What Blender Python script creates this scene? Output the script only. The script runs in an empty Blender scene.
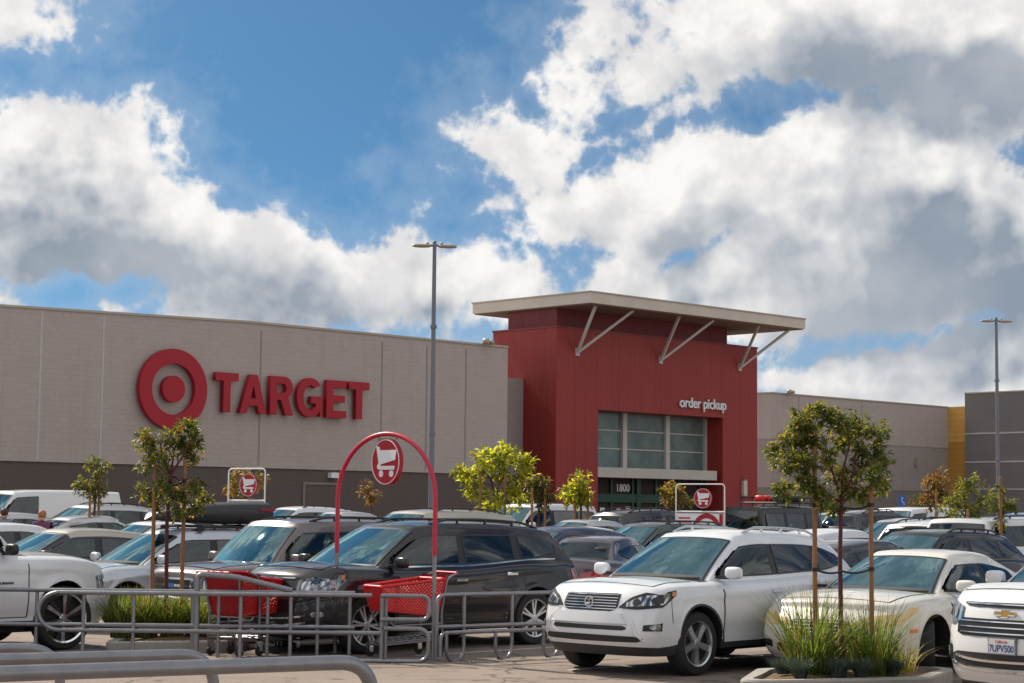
import bpy, bmesh, math, random
from mathutils import Vector, Matrix

rnd = random.Random(7)
scene = bpy.context.scene
COL = scene.collection
R = math.radians

# ------------------------------------------------------------------ camera
CAM_H, FPX, PITCH, ROLL = 1.9, 1880.0, R(5.1), R(0.6)
camd = bpy.data.cameras.new('camera')
cam = bpy.data.objects.new('camera', camd)
COL.objects.link(cam)
CM = Matrix.Rotation(R(90) + PITCH, 4, 'X') @ Matrix.Rotation(ROLL, 4, 'Z')
cam.matrix_world = Matrix.Translation((0, 0, CAM_H)) @ CM
camd.sensor_width = 36.0
camd.lens = 36.0 * FPX / 1024
camd.clip_end = 6000
camd.clip_start = 0.1
scene.camera = cam
C3 = CM.to_3x3()


def at(px, py, Y):
    """the world point that the photograph shows at a pixel, Y metres away"""
    v = C3 @ Vector(((px - 512) / FPX, -(py - 341.5) / FPX, -1))
    return Vector((0, 0, CAM_H)) + v * (Y / v.y)


def rise(y):
    """the car park climbs a little towards the store"""
    t = min(max((y - 28) / 30, 0), 1)
    return .28 * t * t * (3 - 2 * t)


def spot(px, Y):
    """ground point under a picture column, Y metres away"""
    return Vector(((px - 512) / FPX * Y * 1.0, Y, rise(Y)))


# ------------------------------------------------------------------ mesh building
class MB:
    def __init__(self):
        self.v, self.f, self.m = [], [], []

    def add(self, vs, fs, mi=0):
        o = len(self.v)
        self.v += [tuple(p) for p in vs]
        for f in fs:
            self.f.append(tuple(i + o for i in f))
            self.m.append(mi)

    def box(self, x0, x1, y0, y1, z0, z1, mi=0, mat=None):
        vs = [Vector((x, y, z)) for z in (z0, z1) for y in (y0, y1) for x in (x0, x1)]
        if mat is not None:
            vs = [mat @ p for p in vs]
        self.add(vs, [(0, 2, 3, 1), (4, 5, 7, 6), (0, 1, 5, 4), (2, 6, 7, 3), (0, 4, 6, 2), (1, 3, 7, 5)], mi)

    def tube(self, pts, r, n=10, mi=0, cap=True):
        pts = [Vector(p) for p in pts]
        k = len(pts)
        rs = r if isinstance(r, (list, tuple)) else [r] * k
        tan = []
        for i in range(k):
            a, b = pts[max(i - 1, 0)], pts[min(i + 1, k - 1)]
            t = (b - a)
            tan.append(t.normalized() if t.length > 1e-9 else Vector((0, 0, 1)))
        u = tan[0].orthogonal().normalized()
        vs = []
        for i in range(k):
            u = u - tan[i] * u.dot(tan[i])
            u = u.normalized() if u.length > 1e-6 else tan[i].orthogonal().normalized()
            w = tan[i].cross(u)
            for j in range(n):
                t = 2 * math.pi * j / n
                vs.append(pts[i] + (u * math.cos(t) + w * math.sin(t)) * rs[i])
        fs = []
        for i in range(k - 1):
            for j in range(n):
                a, b = i * n + j, i * n + (j + 1) % n
                fs.append((a, b, b + n, a + n))
        if cap:
            fs.append(tuple(reversed(range(n))))
            fs.append(tuple(range((k - 1) * n, k * n)))
        self.add(vs, fs, mi)

    def lathe(self, prof, axis='Z', n=32, mi=0, mat=None, close=False):
        """prof: (radius, height) pairs"""
        vs = []
        for r_, h in prof:
            for j in range(n):
                t = 2 * math.pi * j / n
                c, s = math.cos(t) * r_, math.sin(t) * r_
                p = Vector((c, s, h)) if axis == 'Z' else (Vector((c, h, s)) if axis == 'Y' else Vector((h, c, s)))
                vs.append(mat @ p if mat is not None else p)
        fs = []
        k = len(prof)
        for i in range(k if close else k - 1):
            for j in range(n):
                a, b = i * n + j, i * n + (j + 1) % n
                c, d = ((i + 1) % k) * n + (j + 1) % n, ((i + 1) % k) * n + j
                fs.append((a, b, c, d))
        if not close:
            fs.append(tuple(reversed(range(n))))
            fs.append(tuple(range((k - 1) * n, k * n)))
        self.add(vs, fs, mi)

    def blob(self, c, rad, mi=0, n=14, m=9, e=1.0, mat=None):
        """superellipsoid: e<1 is boxier"""
        sp = lambda x: math.copysign(abs(x) ** e, x)
        vs, fs = [], []
        for i in range(m + 1):
            ph = -math.pi / 2 + math.pi * i / m
            for j in range(n):
                t = 2 * math.pi * j / n
                p = Vector((c[0] + rad[0] * sp(math.cos(ph)) * sp(math.cos(t)),
                            c[1] + rad[1] * sp(math.cos(ph)) * sp(math.sin(t)),
                            c[2] + rad[2] * sp(math.sin(ph))))
                vs.append(mat @ p if mat is not None else p)
        for i in range(m):
            for j in range(n):
                a, b = i * n + j, i * n + (j + 1) % n
                fs.append((a, b, b + n, a + n))
        self.add(vs, fs, mi)

    def build(self, name, mats, parent=None, smooth=True, angle=38, loc=None, weld=False):
        me = bpy.data.meshes.new(name)
        me.from_pydata(self.v, [], self.f)
        mats = mats if isinstance(mats, (list, tuple)) else [mats]
        for m_ in mats:
            me.materials.append(m_)
        for p, mi in zip(me.polygons, self.m):
            p.material_index = mi
        bm = bmesh.new()
        bm.from_mesh(me)
        if weld:
            bmesh.ops.remove_doubles(bm, verts=bm.verts, dist=1e-5)
        bmesh.ops.recalc_face_normals(bm, faces=bm.faces)
        bm.to_mesh(me)
        bm.free()
        if smooth:
            for p in me.polygons:
                p.use_smooth = True
            me.set_sharp_from_angle(angle=R(angle))
        return link(name, me, parent, loc)


def link(name, me, parent=None, loc=None):
    o = bpy.data.objects.new(name, me)
    COL.objects.link(o)
    if parent is not None:
        o.parent = parent
    if loc is not None:
        o.location = loc
    return o


def tag(o, label=None, cat=None, group=None, kind=None):
    if label:
        o['label'] = label
    if cat:
        o['category'] = cat
    if group:
        o['group'] = group
    if kind:
        o['kind'] = kind
    return o


def empty(name, loc=(0, 0, 0), rz=0.0, label=None, cat=None, group=None):
    o = bpy.data.objects.new(name, None)
    o.empty_display_size = .1
    COL.objects.link(o)
    o.location = loc
    o.rotation_euler = (0, 0, rz)
    return tag(o, label, cat, group)


def copy_tree(o, parent=None):
    c = o.copy()
    COL.objects.link(c)
    if parent is not None:
        c.parent = parent
    for ch in [x for x in o.children]:
        copy_tree(ch, c)
    return c


def fillet(pts, rad, seg=6):
    pts = [Vector(p) for p in pts]
    out = [pts[0]]
    for i in range(1, len(pts) - 1):
        a, b, c = pts[i - 1], pts[i], pts[i + 1]
        d1, d2 = (a - b), (c - b)
        q = min(rad, d1.length * .49, d2.length * .49)
        p1, p2 = b + d1.normalized() * q, b + d2.normalized() * q
        for k in range(seg + 1):
            t = k / seg
            out.append(p1.lerp(b, t).lerp(b.lerp(p2, t), t))
    out.append(pts[-1])
    return out


def curve_mesh(loops, ext, bevel=0.0):
    """filled outlines (holes too) given as 2-D point lists, extruded: mesh in the XY plane"""
    cu = bpy.data.curves.new('outline', 'CURVE')
    cu.dimensions = '2D'
    cu.fill_mode = 'BOTH'
    cu.extrude = ext
    cu.bevel_depth = bevel
    for lp in loops:
        s = cu.splines.new('POLY')
        s.points.add(len(lp) - 1)
        for p, q in zip(s.points, lp):
            p.co = (q[0], q[1], 0, 1)
        s.use_cyclic_u = True
    return _to_mesh(cu)


def _to_mesh(cu):
    ob = bpy.data.objects.new('outline', cu)
    COL.objects.link(ob)
    dg = bpy.context.evaluated_depsgraph_get()
    me = bpy.data.meshes.new_from_object(ob.evaluated_get(dg))
    bpy.data.objects.remove(ob)
    bpy.data.curves.remove(cu)
    return me


def text_mesh(txt, size, ext, offset=0.0, spacing=1.0):
    cu = bpy.data.curves.new('letters', 'FONT')
    cu.body = txt
    cu.size = size
    cu.extrude = ext
    cu.offset = offset
    cu.space_character = spacing
    return _to_mesh(cu)


def mesh_obj(name, me, mat, parent, M):
    """a mesh placed through a matrix baked into its vertices"""
    me.transform(M)
    me.materials.clear()
    me.materials.append(mat)
    me.name = name
    return link(name, me, parent)


def rot_xz():
    """XY outline -> XZ plane facing -Y"""
    return Matrix.Rotation(R(90), 4, 'X')


# ------------------------------------------------------------------ materials
def nodes(name):
    m = bpy.data.materials.new(name)
    m.use_nodes = True
    nt = m.node_tree
    return m, nt, nt.nodes['Principled BSDF']


def setp(b, **k):
    names = dict(color='Base Color', rough='Roughness', metal='Metallic', spec='Specular IOR Level',
                 coat='Coat Weight', coat_rough='Coat Roughness', ior='IOR')
    for key, v in k.items():
        if key == 'color':
            v = (*v, 1)
        b.inputs[names[key]].default_value = v


def plain(name, color, rough=.5, metal=0.0, var=.12, scale=6.0, bump=0.0, bscale=60.0, **k):
    """a Principled surface whose colour is broken up by two noises"""
    m, nt, b = nodes(name)
    setp(b, color=color, rough=rough, metal=metal, **k)
    if var:
        tc = nt.nodes.new('ShaderNodeTexCoord')
        nz = nt.nodes.new('ShaderNodeTexNoise')
        nz.inputs['Scale'].default_value = scale
        nz.inputs['Detail'].default_value = 6
        nt.links.new(tc.outputs['Object'], nz.inputs['Vector'])
        mx = nt.nodes.new('ShaderNodeMix')
        mx.data_type = 'RGBA'
        mx.inputs['A'].default_value = (*[c * (1 - var) for c in color], 1)
        mx.inputs['B'].default_value = (*[min(1, c * (1 + var)) for c in color], 1)
        nt.links.new(nz.outputs['Fac'], mx.inputs['Factor'])
        nt.links.new(mx.outputs['Result'], b.inputs['Base Color'])
        rr = nt.nodes.new('ShaderNodeMapRange')
        rr.inputs['To Min'].default_value = max(0, rough - .08)
        rr.inputs['To Max'].default_value = min(1, rough + .08)
        nt.links.new(nz.outputs['Fac'], rr.inputs['Value'])
        nt.links.new(rr.outputs['Result'], b.inputs['Roughness'])
        if bump:
            n2 = nt.nodes.new('ShaderNodeTexNoise')
            n2.inputs['Scale'].default_value = bscale
            n2.inputs['Detail'].default_value = 4
            nt.links.new(tc.outputs['Object'], n2.inputs['Vector'])
            bp = nt.nodes.new('ShaderNodeBump')
            bp.inputs['Strength'].default_value = bump
            bp.inputs['Distance'].default_value = .02
            nt.links.new(n2.outputs['Fac'], bp.inputs['Height'])
            nt.links.new(bp.outputs['Normal'], b.inputs['Normal'])
    return m


PAINT = {}


def paint(name, color, metal=0.0, rough=.38):
    if name not in PAINT:
        dark = max(color) < .06
        m = plain('paint ' + name, color, rough, metal, var=.035, scale=2.5, coat=1.0, coat_rough=.035)
        if dark:
            b = m.node_tree.nodes['Principled BSDF']
            b.inputs['Specular IOR Level'].default_value = .22
            b.inputs['Coat IOR'].default_value = 1.44
        PAINT[name] = m
    return PAINT[name]


def glass_mat(name, tint, mirror, refl=(.62, .86, .95)):
    """thin tinted glass: clear part shows what is behind, the rest mirrors the sky"""
    m, nt, b = nodes(name)
    nt.nodes.remove(b)
    out = nt.nodes['Material Output']
    tr = nt.nodes.new('ShaderNodeBsdfTransparent')
    tr.inputs['Color'].default_value = (*tint, 1)
    gl = nt.nodes.new('ShaderNodeBsdfGlossy')
    gl.inputs['Color'].default_value = (*refl, 1)
    gl.inputs['Roughness'].default_value = .02
    lw = nt.nodes.new('ShaderNodeFresnel')
    lw.inputs['IOR'].default_value = 1.5
    ad = nt.nodes.new('ShaderNodeMath')
    ad.operation = 'ADD'
    ad.use_clamp = True
    ad.inputs[1].default_value = mirror
    nt.links.new(lw.outputs['Fac'], ad.inputs[0])
    mx = nt.nodes.new('ShaderNodeMixShader')
    nt.links.new(ad.outputs[0], mx.inputs[0])
    nt.links.new(tr.outputs[0], mx.inputs[1])
    nt.links.new(gl.outputs[0], mx.inputs[2])
    nt.links.new(mx.outputs[0], out.inputs['Surface'])
    return m


M_GLASS = glass_mat('windscreen glass', (.42, .54, .56), .30, (.60, .93, .96))
M_DARKGLASS = glass_mat('tinted side glass', (.10, .11, .12), .07, (.8, .85, .9))
M_SIDEGLASS = glass_mat('side glass', (.30, .36, .35), .05, (.8, .88, .9))
M_FRIT = plain('black window rubber', (.012, .012, .014), .35, var=.1)
M_GAP = plain('door gap shadow seal', (.01, .01, .011), .8, var=0)
M_BLACK = plain('black plastic', (.018, .018, .02), .5, var=.2)
M_CLAD = plain('dark grey cladding', (.035, .035, .038), .55, var=.2)
M_TYRE = plain('tyre rubber', (.018, .018, .019), .75, var=.25, scale=20)
M_ALLOY = plain('alloy wheel', (.62, .63, .66), .28, .85, var=.05)
M_DARKALLOY = plain('dark alloy', (.06, .06, .065), .3, .7, var=.1)
M_CHROME = plain('chrome', (.8, .81, .83), .12, 1.0, var=.03)
M_BRAKE = plain('wheel well black', (.012, .012, .013), .8, var=0)
M_SEATDARK = plain('dark seat fabric', (.05, .05, .052), .8, var=.2)
M_SEATTAN = plain('tan seat leather', (.32, .24, .16), .6, var=.1)
M_SEATGREY = plain('grey seat fabric', (.22, .22, .21), .8, var=.15)


def lens_mat(name, color, rough=.12, rep=.5):
    """clear cover over a dark and bright reflector"""
    m, nt, b = nodes(name)
    setp(b, color=color, rough=rough, coat=1.0, coat_rough=.02, metal=rep)
    tc = nt.nodes.new('ShaderNodeTexCoord')
    wv = nt.nodes.new('ShaderNodeTexWave')
    wv.wave_type = 'BANDS'
    wv.bands_direction = 'Y'
    wv.inputs['Scale'].default_value = 5
    wv.inputs['Distortion'].default_value = 3.0
    nt.links.new(tc.outputs['Object'], wv.inputs['Vector'])
    mx = nt.nodes.new('ShaderNodeMix')
    mx.data_type = 'RGBA'
    mx.inputs['A'].default_value = (*[c * .22 for c in color], 1)
    mx.inputs['B'].default_value = (*[min(1, c * 1.0) for c in color], 1)
    nt.links.new(wv.outputs['Fac'], mx.inputs['Factor'])
    nt.links.new(mx.outputs['Result'], b.inputs['Base Color'])
    return m


M_HEAD = lens_mat('headlight lens', (.55, .58, .62), .08, .7)
M_HEADDIM = lens_mat('dim headlight lens', (.22, .23, .26), .08, .6)
M_HEADYEL = plain('yellowed headlight lens', (.72, .50, .22), .3, .0, var=.12, coat=1.0, coat_rough=.15)
M_TAIL = plain('red tail lens', (.35, .012, .014), .15, 0, var=.2, coat=1.0, coat_rough=.04)
M_AMBER = plain('amber lens', (.75, .18, .02), .2, 0, var=.15, coat=1.0, coat_rough=.06)
M_PLATE = plain('licence plate white', (.75, .76, .78), .4, var=.05)
M_PLATEINK = plain('licence plate ink', (.03, .06, .25), .5, var=0)
M_PLATERED = plain('licence plate red ink', (.5, .04, .04), .5, var=0)
M_GOLD = plain('gold badge', (.62, .40, .12), .3, .6, var=.05)
# ------------------------------------------------------------------ cars
def curve(pts):
    """smooth function through (x, y) points"""
    pts = sorted(pts)
    xs = [p[0] for p in pts]
    ys = [p[1] for p in pts]
    n = len(xs)
    d = [(ys[i + 1] - ys[i]) / (xs[i + 1] - xs[i]) for i in range(n - 1)]
    m = [d[0]] + [0 if d[i - 1] * d[i] <= 0 else 2 * d[i - 1] * d[i] / (d[i - 1] + d[i]) for i in range(1, n - 1)] + [d[-1]]

    def f(x):
        if x <= xs[0]:
            return ys[0]
        if x >= xs[-1]:
            return ys[-1]
        i = 0
        while x > xs[i + 1]:
            i += 1
        h = xs[i + 1] - xs[i]
        t = (x - xs[i]) / h
        return ((1 + 2 * t) * (1 - t) ** 2 * ys[i] + t * (1 - t) ** 2 * h * m[i]
                + t * t * (3 - 2 * t) * ys[i + 1] + t * t * (t - 1) * h * m[i + 1])
    return f


def lerp(a, b, t):
    return a + (b - a) * t


def drop(b, b0):
    b = abs(b)
    if b <= b0:
        return 0.0
    t = min((b - b0) / (1 - b0), 1)
    return 1 - math.sqrt(max(0, 1 - t * t))


# side profiles, metres, x forward. top: hood / belt / deck edge; roof; nose, tail: how far the ends lean back at a height
SPECS = {
    'crossover': dict(L=4.77, W=1.885, fa=1.45, ra=-1.29, r=.37, sill=.30,
        top=[(-2.385, 1.0), (-2.2, 1.12), (-1.4, 1.14), (0, 1.09), (.9, 1.075), (1.25, 1.06), (1.8, 1.05), (2.2, 1.01), (2.385, .985)],
        roof=[(-1.95, 1.52), (-1.5, 1.585), (-.8, 1.64), (-.2, 1.65), (.3, 1.61), (.45, 1.585)],
        nose=[(.22, -.16), (.38, -.04), (.5, 0), (.75, -.04), (.9, -.10), (1.0, -.18)],
        tail=[(.25, .12), (.5, .0), (.8, .04), (1.0, .1), (1.15, .16)],
        gh=(1.32, .32, -1.8, -2.22), wb=.845, wr=.63, wins=[(None, -.20), (-.30, -1.12), (-1.22, -1.86)],
        quarter=True, rails=True, clad=.39, seats=True),
    'large crossover': dict(L=5.17, W=1.99, fa=1.58, ra=-1.44, r=.385, sill=.30,
        top=[(-2.585, 1.04), (-2.4, 1.17), (-1.5, 1.19), (0, 1.11), (1.0, 1.11), (1.4, 1.14), (2.0, 1.155), (2.35, 1.11), (2.585, 1.045)],
        roof=[(-2.2, 1.62), (-1.6, 1.69), (-.8, 1.735), (-.1, 1.74), (.5, 1.70), (.65, 1.67)],
        nose=[(.22, -.14), (.38, -.02), (.55, 0), (.8, -.03), (1.0, -.09), (1.1, -.16)],
        tail=[(.25, .12), (.5, .0), (.8, .03), (1.1, .08), (1.3, .15)],
        gh=(1.52, .52, -2.1, -2.45), wb=.9, wr=.69, wins=[(None, -.12), (-.20, -1.15), (-1.26, -2.02)],
        quarter=True, rails=True, clad=.30, seats=True, kf=.25, rcf=.22),
    'boxy wagon': dict(L=4.42, W=1.82, fa=1.37, ra=-1.25, r=.35, sill=.33,
        top=[(-2.21, 1.05), (-2.1, 1.11), (-1.0, 1.10), (.7, 1.06), (1.05, 1.07), (1.6, 1.05), (2.0, 1.01), (2.21, .95)],
        roof=[(-2.1, 1.64), (-1.5, 1.68), (-.6, 1.70), (.1, 1.69), (.5, 1.66)],
        nose=[(.25, -.08), (.4, 0), (.6, 0), (.65, -.05), (.95, -.08), (1.1, -.12)],
        tail=[(.25, .06), (.45, 0), (.65, .0), (.7, .06), (1.1, .08)],
        gh=(1.12, .42, -1.98, -2.12), wb=.82, wr=.68, wins=[(None, -.15), (-.25, -1.05), (-1.15, -1.9)],
        quarter=False, rails=True, clad=.48, seats=True),
    'sedan': dict(L=4.85, W=1.82, fa=1.44, ra=-1.33, r=.335, sill=.24,
        top=[(-2.425, .94), (-2.25, 1.02), (-1.7, 1.04), (-.8, .99), (.3, .95), (1.0, .94), (1.4, .935), (1.9, .905), (2.2, .865), (2.425, .835)],
        roof=[(-1.2, 1.32), (-.8, 1.385), (-.3, 1.42), (.1, 1.41), (.4, 1.36)],
        nose=[(.18, -.14), (.3, -.03), (.45, 0), (.65, -.06), (.8, -.2)],
        tail=[(.2, .1), (.45, 0), (.75, .03), (1.0, .12)],
        gh=(1.22, .24, -.98, -1.78), wb=.80, wr=.56, wins=[(None, -.22), (-.32, -1.12)],
        quarter=True, rails=False, clad=.2, seats=True),
    'hatchback': dict(L=4.35, W=1.74, fa=1.33, ra=-1.28, r=.32, sill=.24,
        top=[(-2.175, .98), (-2.0, 1.04), (-1.2, 1.03), (.4, .96), (1.1, .97), (1.6, .91), (2.0, .80), (2.175, .72)],
        roof=[(-1.7, 1.33), (-1.0, 1.44), (-.3, 1.49), (.1, 1.48), (.45, 1.42)],
        nose=[(.2, -.12), (.35, -.02), (.5, 0), (.7, -.08), (.85, -.2)],
        tail=[(.25, .08), (.5, 0), (.8, .02), (1.05, .1)],
        gh=(1.42, .3, -1.55, -2.05), wb=.78, wr=.58, wins=[(None, -.15), (-.25, -1.05), (-1.13, -1.5)],
        quarter=True, rails=False, clad=.2, seats=False),
    'estate': dict(L=4.8, W=1.78, fa=1.45, ra=-1.25, r=.335, sill=.27,
        top=[(-2.4, .98), (-2.25, 1.06), (-1.2, 1.04), (.3, .97), (1.1, .96), (1.5, .95), (2.0, .89), (2.25, .83), (2.4, .75)],
        roof=[(-2.1, 1.44), (-1.4, 1.48), (-.5, 1.505), (0, 1.50), (.4, 1.455)],
        nose=[(.2, -.12), (.35, -.02), (.5, 0), (.7, -.05), (.9, -.2)],
        tail=[(.25, .08), (.5, 0), (.8, .02), (1.05, .08)],
        gh=(1.3, .3, -1.95, -2.25), wb=.79, wr=.60, wins=[(None, -.2), (-.3, -1.15), (-1.25, -1.95)],
        quarter=True, rails=True, clad=.3, seats=False),
    'big wagon': dict(L=5.25, W=2.01, fa=1.6, ra=-1.4, r=.42, sill=.38,
        top=[(-2.625, 1.18), (-2.5, 1.24), (-1.0, 1.24), (.8, 1.22), (1.25, 1.22), (1.8, 1.21), (2.35, 1.15), (2.625, 1.08)],
        roof=[(-2.4, 1.84), (-1.6, 1.88), (-.4, 1.90), (.2, 1.88), (.5, 1.85)],
        nose=[(.3, -.08), (.45, 0), (.7, 0), (.9, -.03), (1.2, -.1)],
        tail=[(.3, .06), (.5, 0), (.75, .0), (.8, .05), (1.3, .08)],
        gh=(1.3, .62, -2.35, -2.52), wb=.9, wr=.74, wins=[(None, -.1), (-.2, -1.15), (-1.27, -2.2)],
        quarter=False, rails=True, clad=.38, seats=False),
    'van': dict(L=5.5, W=2.0, fa=1.75, ra=-1.75, r=.37, sill=.36,
        top=[(-2.75, 1.2), (-2.6, 1.22), (0, 1.2), (1.3, 1.18), (1.9, 1.16), (2.4, 1.08), (2.75, .98)],
        roof=[(-2.7, 2.02), (-1, 2.06), (.4, 2.05), (1.2, 2.0)],
        nose=[(.3, -.06), (.45, 0), (.7, 0), (.9, -.04), (1.15, -.12)],
        tail=[(.3, .04), (.5, 0), (.75, .02), (1.3, .04)],
        gh=(1.95, 1.25, -2.62, -2.70), wb=.94, wr=.82, wins=[(None, .45)],
        quarter=False, rails=False, clad=.36, seats=False),
    'off-roader': dict(L=4.4, W=1.87, fa=1.5, ra=-1.44, r=.4, sill=.45,
        top=[(-2.2, 1.14), (-2.1, 1.16), (.8, 1.16), (1.1, 1.17), (1.9, 1.14), (2.2, 1.08)],
        roof=[(-2.1, 1.80), (-.8, 1.82), (.4, 1.82), (.8, 1.80)],
        nose=[(.4, -.02), (.5, 0), (.7, 0), (.75, -.08), (1.2, -.1)],
        tail=[(.4, .02), (.6, 0), (1.1, .02)],
        gh=(.98, .72, -2.04, -2.1), wb=.80, wr=.70, wins=[(None, .0), (-.1, -.95), (-1.05, -1.9)],
        quarter=False, rails=False, clad=.45, seats=False),
}


class Shell:
    """lower body as one mapped box: x0 along, b across (-1..1), c up (0..1)"""

    def __init__(s, k):
        s.k = k
        s.xF, s.xR = k['L'] / 2, -k['L'] / 2
        s.T, s.nose, s.tail = curve(k['top']), curve(k['nose']), curve(k['tail'])
        s.hw0 = k['W'] / 2
        s.arch = k['r'] + .055
        zt = max(p[1] for p in k['top'])
        s.sec = curve([(.2, .93), (k['sill'] + .05, .965), (.55, .995), (.72, 1.0), (zt * .78, .99), (zt * .9, .965), (zt + .06, .90)])
        s.taper = curve([(s.xR, .90), (s.xR + .5, .965), (s.xR + 1.2, 1.0), (s.xF - 1.3, 1.0), (s.xF - .6, .975), (s.xF, .90)])
        s.kf, s.rcf = k.get('kf', .13), k.get('rcf', .16)
        s.kr, s.rcr = .08, .13
        s.crown = k.get('crown', .05)
        s.rs = .075
        s.rf = .10
        s.inarch = lambda x: any(abs(x - xa) < s.arch for xa in (k['fa'], k['ra']))

    def zbot(s, x):
        z = s.k['sill']
        ends = min(max((abs(x) - (s.xF - .75)) / .5, 0), 1)
        z -= .06 * ends
        for xa in (s.k['fa'], s.k['ra']):
            d = abs(x - xa)
            if d < s.arch:
                z = max(z, s.k['r'] + .01 + math.sqrt(s.arch ** 2 - d * d))
        return z

    def pt(s, x0, b, c):
        zb = s.zbot(x0)
        t1 = min(max((x0 - (s.xF - s.rf)) / s.rf, 0), 1)
        t2 = min(max(((s.xR + s.rf) - x0) / s.rf, 0), 1)
        T = s.T(x0) - .40 * s.rf * (1 - math.sqrt(1 - t1 * t1)) - .55 * s.rf * (1 - math.sqrt(1 - t2 * t2))
        fr = min(max((x0 - (s.xF - .9)) / .9, 0), 1)
        zt = T + s.crown * (1 - b * b) - s.rs * (1 - .62 * fr) * drop(b, .84)
        z = zb + c * (zt - zb)
        hw = s.hw0 * s.sec(z) * s.taper(x0)
        for xa in (s.k['fa'], s.k['ra']):
            d = math.hypot(x0 - xa, z - s.k['r'])
            hw += .02 * math.exp(-((d - s.arch - .02) / .07) ** 2)
        if s.k.get('sharp'):
            zc = s.T(x0) - .13 - .03 * (x0 / s.xF)
            mid = min(max((s.xF - .35 - abs(x0)) / .5, 0), 1)
            hw += mid * (.016 * max(0, 1 - abs(z - zc) / .075) - .022 * math.exp(-((z - .50) / .11) ** 2) * (0 if s.inarch(x0) else 1))
        wf = min(max((x0 - (s.xF - 1.0)) / 1.0, 0), 1) ** 1.8
        wr = min(max(((s.xR + .8) - x0) / .8, 0), 1) ** 1.8
        ab = abs(b)
        x = x0 + wf * (s.nose(z) - s.kf * ab ** 2.2 - s.rcf * drop(b, .70)) \
            + wr * (s.tail(z) + s.kr * ab ** 2.2 + s.rcr * drop(b, .76))
        return Vector((x, b * hw, z))

    def pz(s, x0, b, z):
        zb, zt = s.zbot(x0), s.pt(x0, b, 1).z
        return s.pt(x0, b, min(max((z - zb) / (zt - zb), 0), 1))

    def around(s, q, z, sgn, front=True):
        """q metres from the middle of the bumper round the corner and down the flank"""
        hwf = s.hw0 * .9
        b, over = min(q / hwf, 1), max(0, q - hwf)
        x0 = s.xF - over if front else s.xR + over
        return s.pz(x0, sgn * b, z)


class Cabin:
    def __init__(s, k, low):
        s.k, s.low = k, low
        s.w0, s.w1, s.r1, s.r0 = k['gh']
        s.roof = curve(k['roof'])
        s.rr, s.cr = .085, .035

    def ends(s, c):
        bow = .045 * math.sin(math.pi * min(c, 1))
        return lerp(s.r0, s.r1, c) - bow * .8, lerp(s.w0, s.w1, c) + bow

    def pt(s, a, b, c):
        x_r, x_w = s.ends(c)
        xb = lerp(s.r0, s.w0, a)
        xt = lerp(s.r1, s.w1, a)
        zb = s.low.T(xb) - .05
        zt = s.roof(xt) + s.cr * (1 - b * b) - s.rr * drop(b, .80)
        z = zb + c * (zt - zb)
        x = lerp(x_r, x_w, a)
        x -= .15 * b * b * (1 - .45 * c) * max(0, a) ** 7
        x += .11 * b * b * (1 - .3 * c) * max(0, 1 - a) ** 7
        u = abs(a - .5) * 2
        hw = lerp(s.k['wb'], s.k['wr'], min(c, 1) ** 1.12) * (1 - .05 * u ** 3)
        return Vector((x, b * hw, z))

    def a_of(s, x, c):
        x_r, x_w = s.ends(c)
        return (x - x_r) / (x_w - x_r)


def box_grid(mb, f, A, B, Cs, skip=None, pick=None):
    """the six faces of a mapped box, welded later"""
    def face(us, vs, g, tagname):
        base = [[g(u, v) for v in vs] for u in us]
        vv = [p for row in base for p in row]
        n = len(vs)
        fs, ms = [], []
        for i in range(len(us) - 1):
            for j in range(n - 1):
                um, vm = (us[i] + us[i + 1]) / 2, (vs[j] + vs[j + 1]) / 2
                if skip and skip(tagname, um, vm):
                    continue
                fs.append((i * n + j, (i + 1) * n + j, (i + 1) * n + j + 1, i * n + j + 1))
                q = base[i][j].lerp(base[i + 1][j + 1], .5)
                ms.append(pick(tagname, um, vm, q) if pick else 0)
        for f_, m_ in zip(fs, ms):
            pass
        o = len(mb.v)
        mb.v += [tuple(p) for p in vv]
        for f_, m_ in zip(fs, ms):
            mb.f.append(tuple(i + o for i in f_))
            mb.m.append(m_)
    face(A, B, lambda a, b: f(a, b, 1), 'top')
    face(A, B, lambda a, b: f(a, b, 0), 'bottom')
    face(A, Cs, lambda a, c: f(a, 1, c), 'left')
    face(A, Cs, lambda a, c: f(a, -1, c), 'right')
    face(B, Cs, lambda b, c: f(A[-1], b, c), 'front')
    face(B, Cs, lambda b, c: f(A[0], b, c), 'rear')


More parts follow.
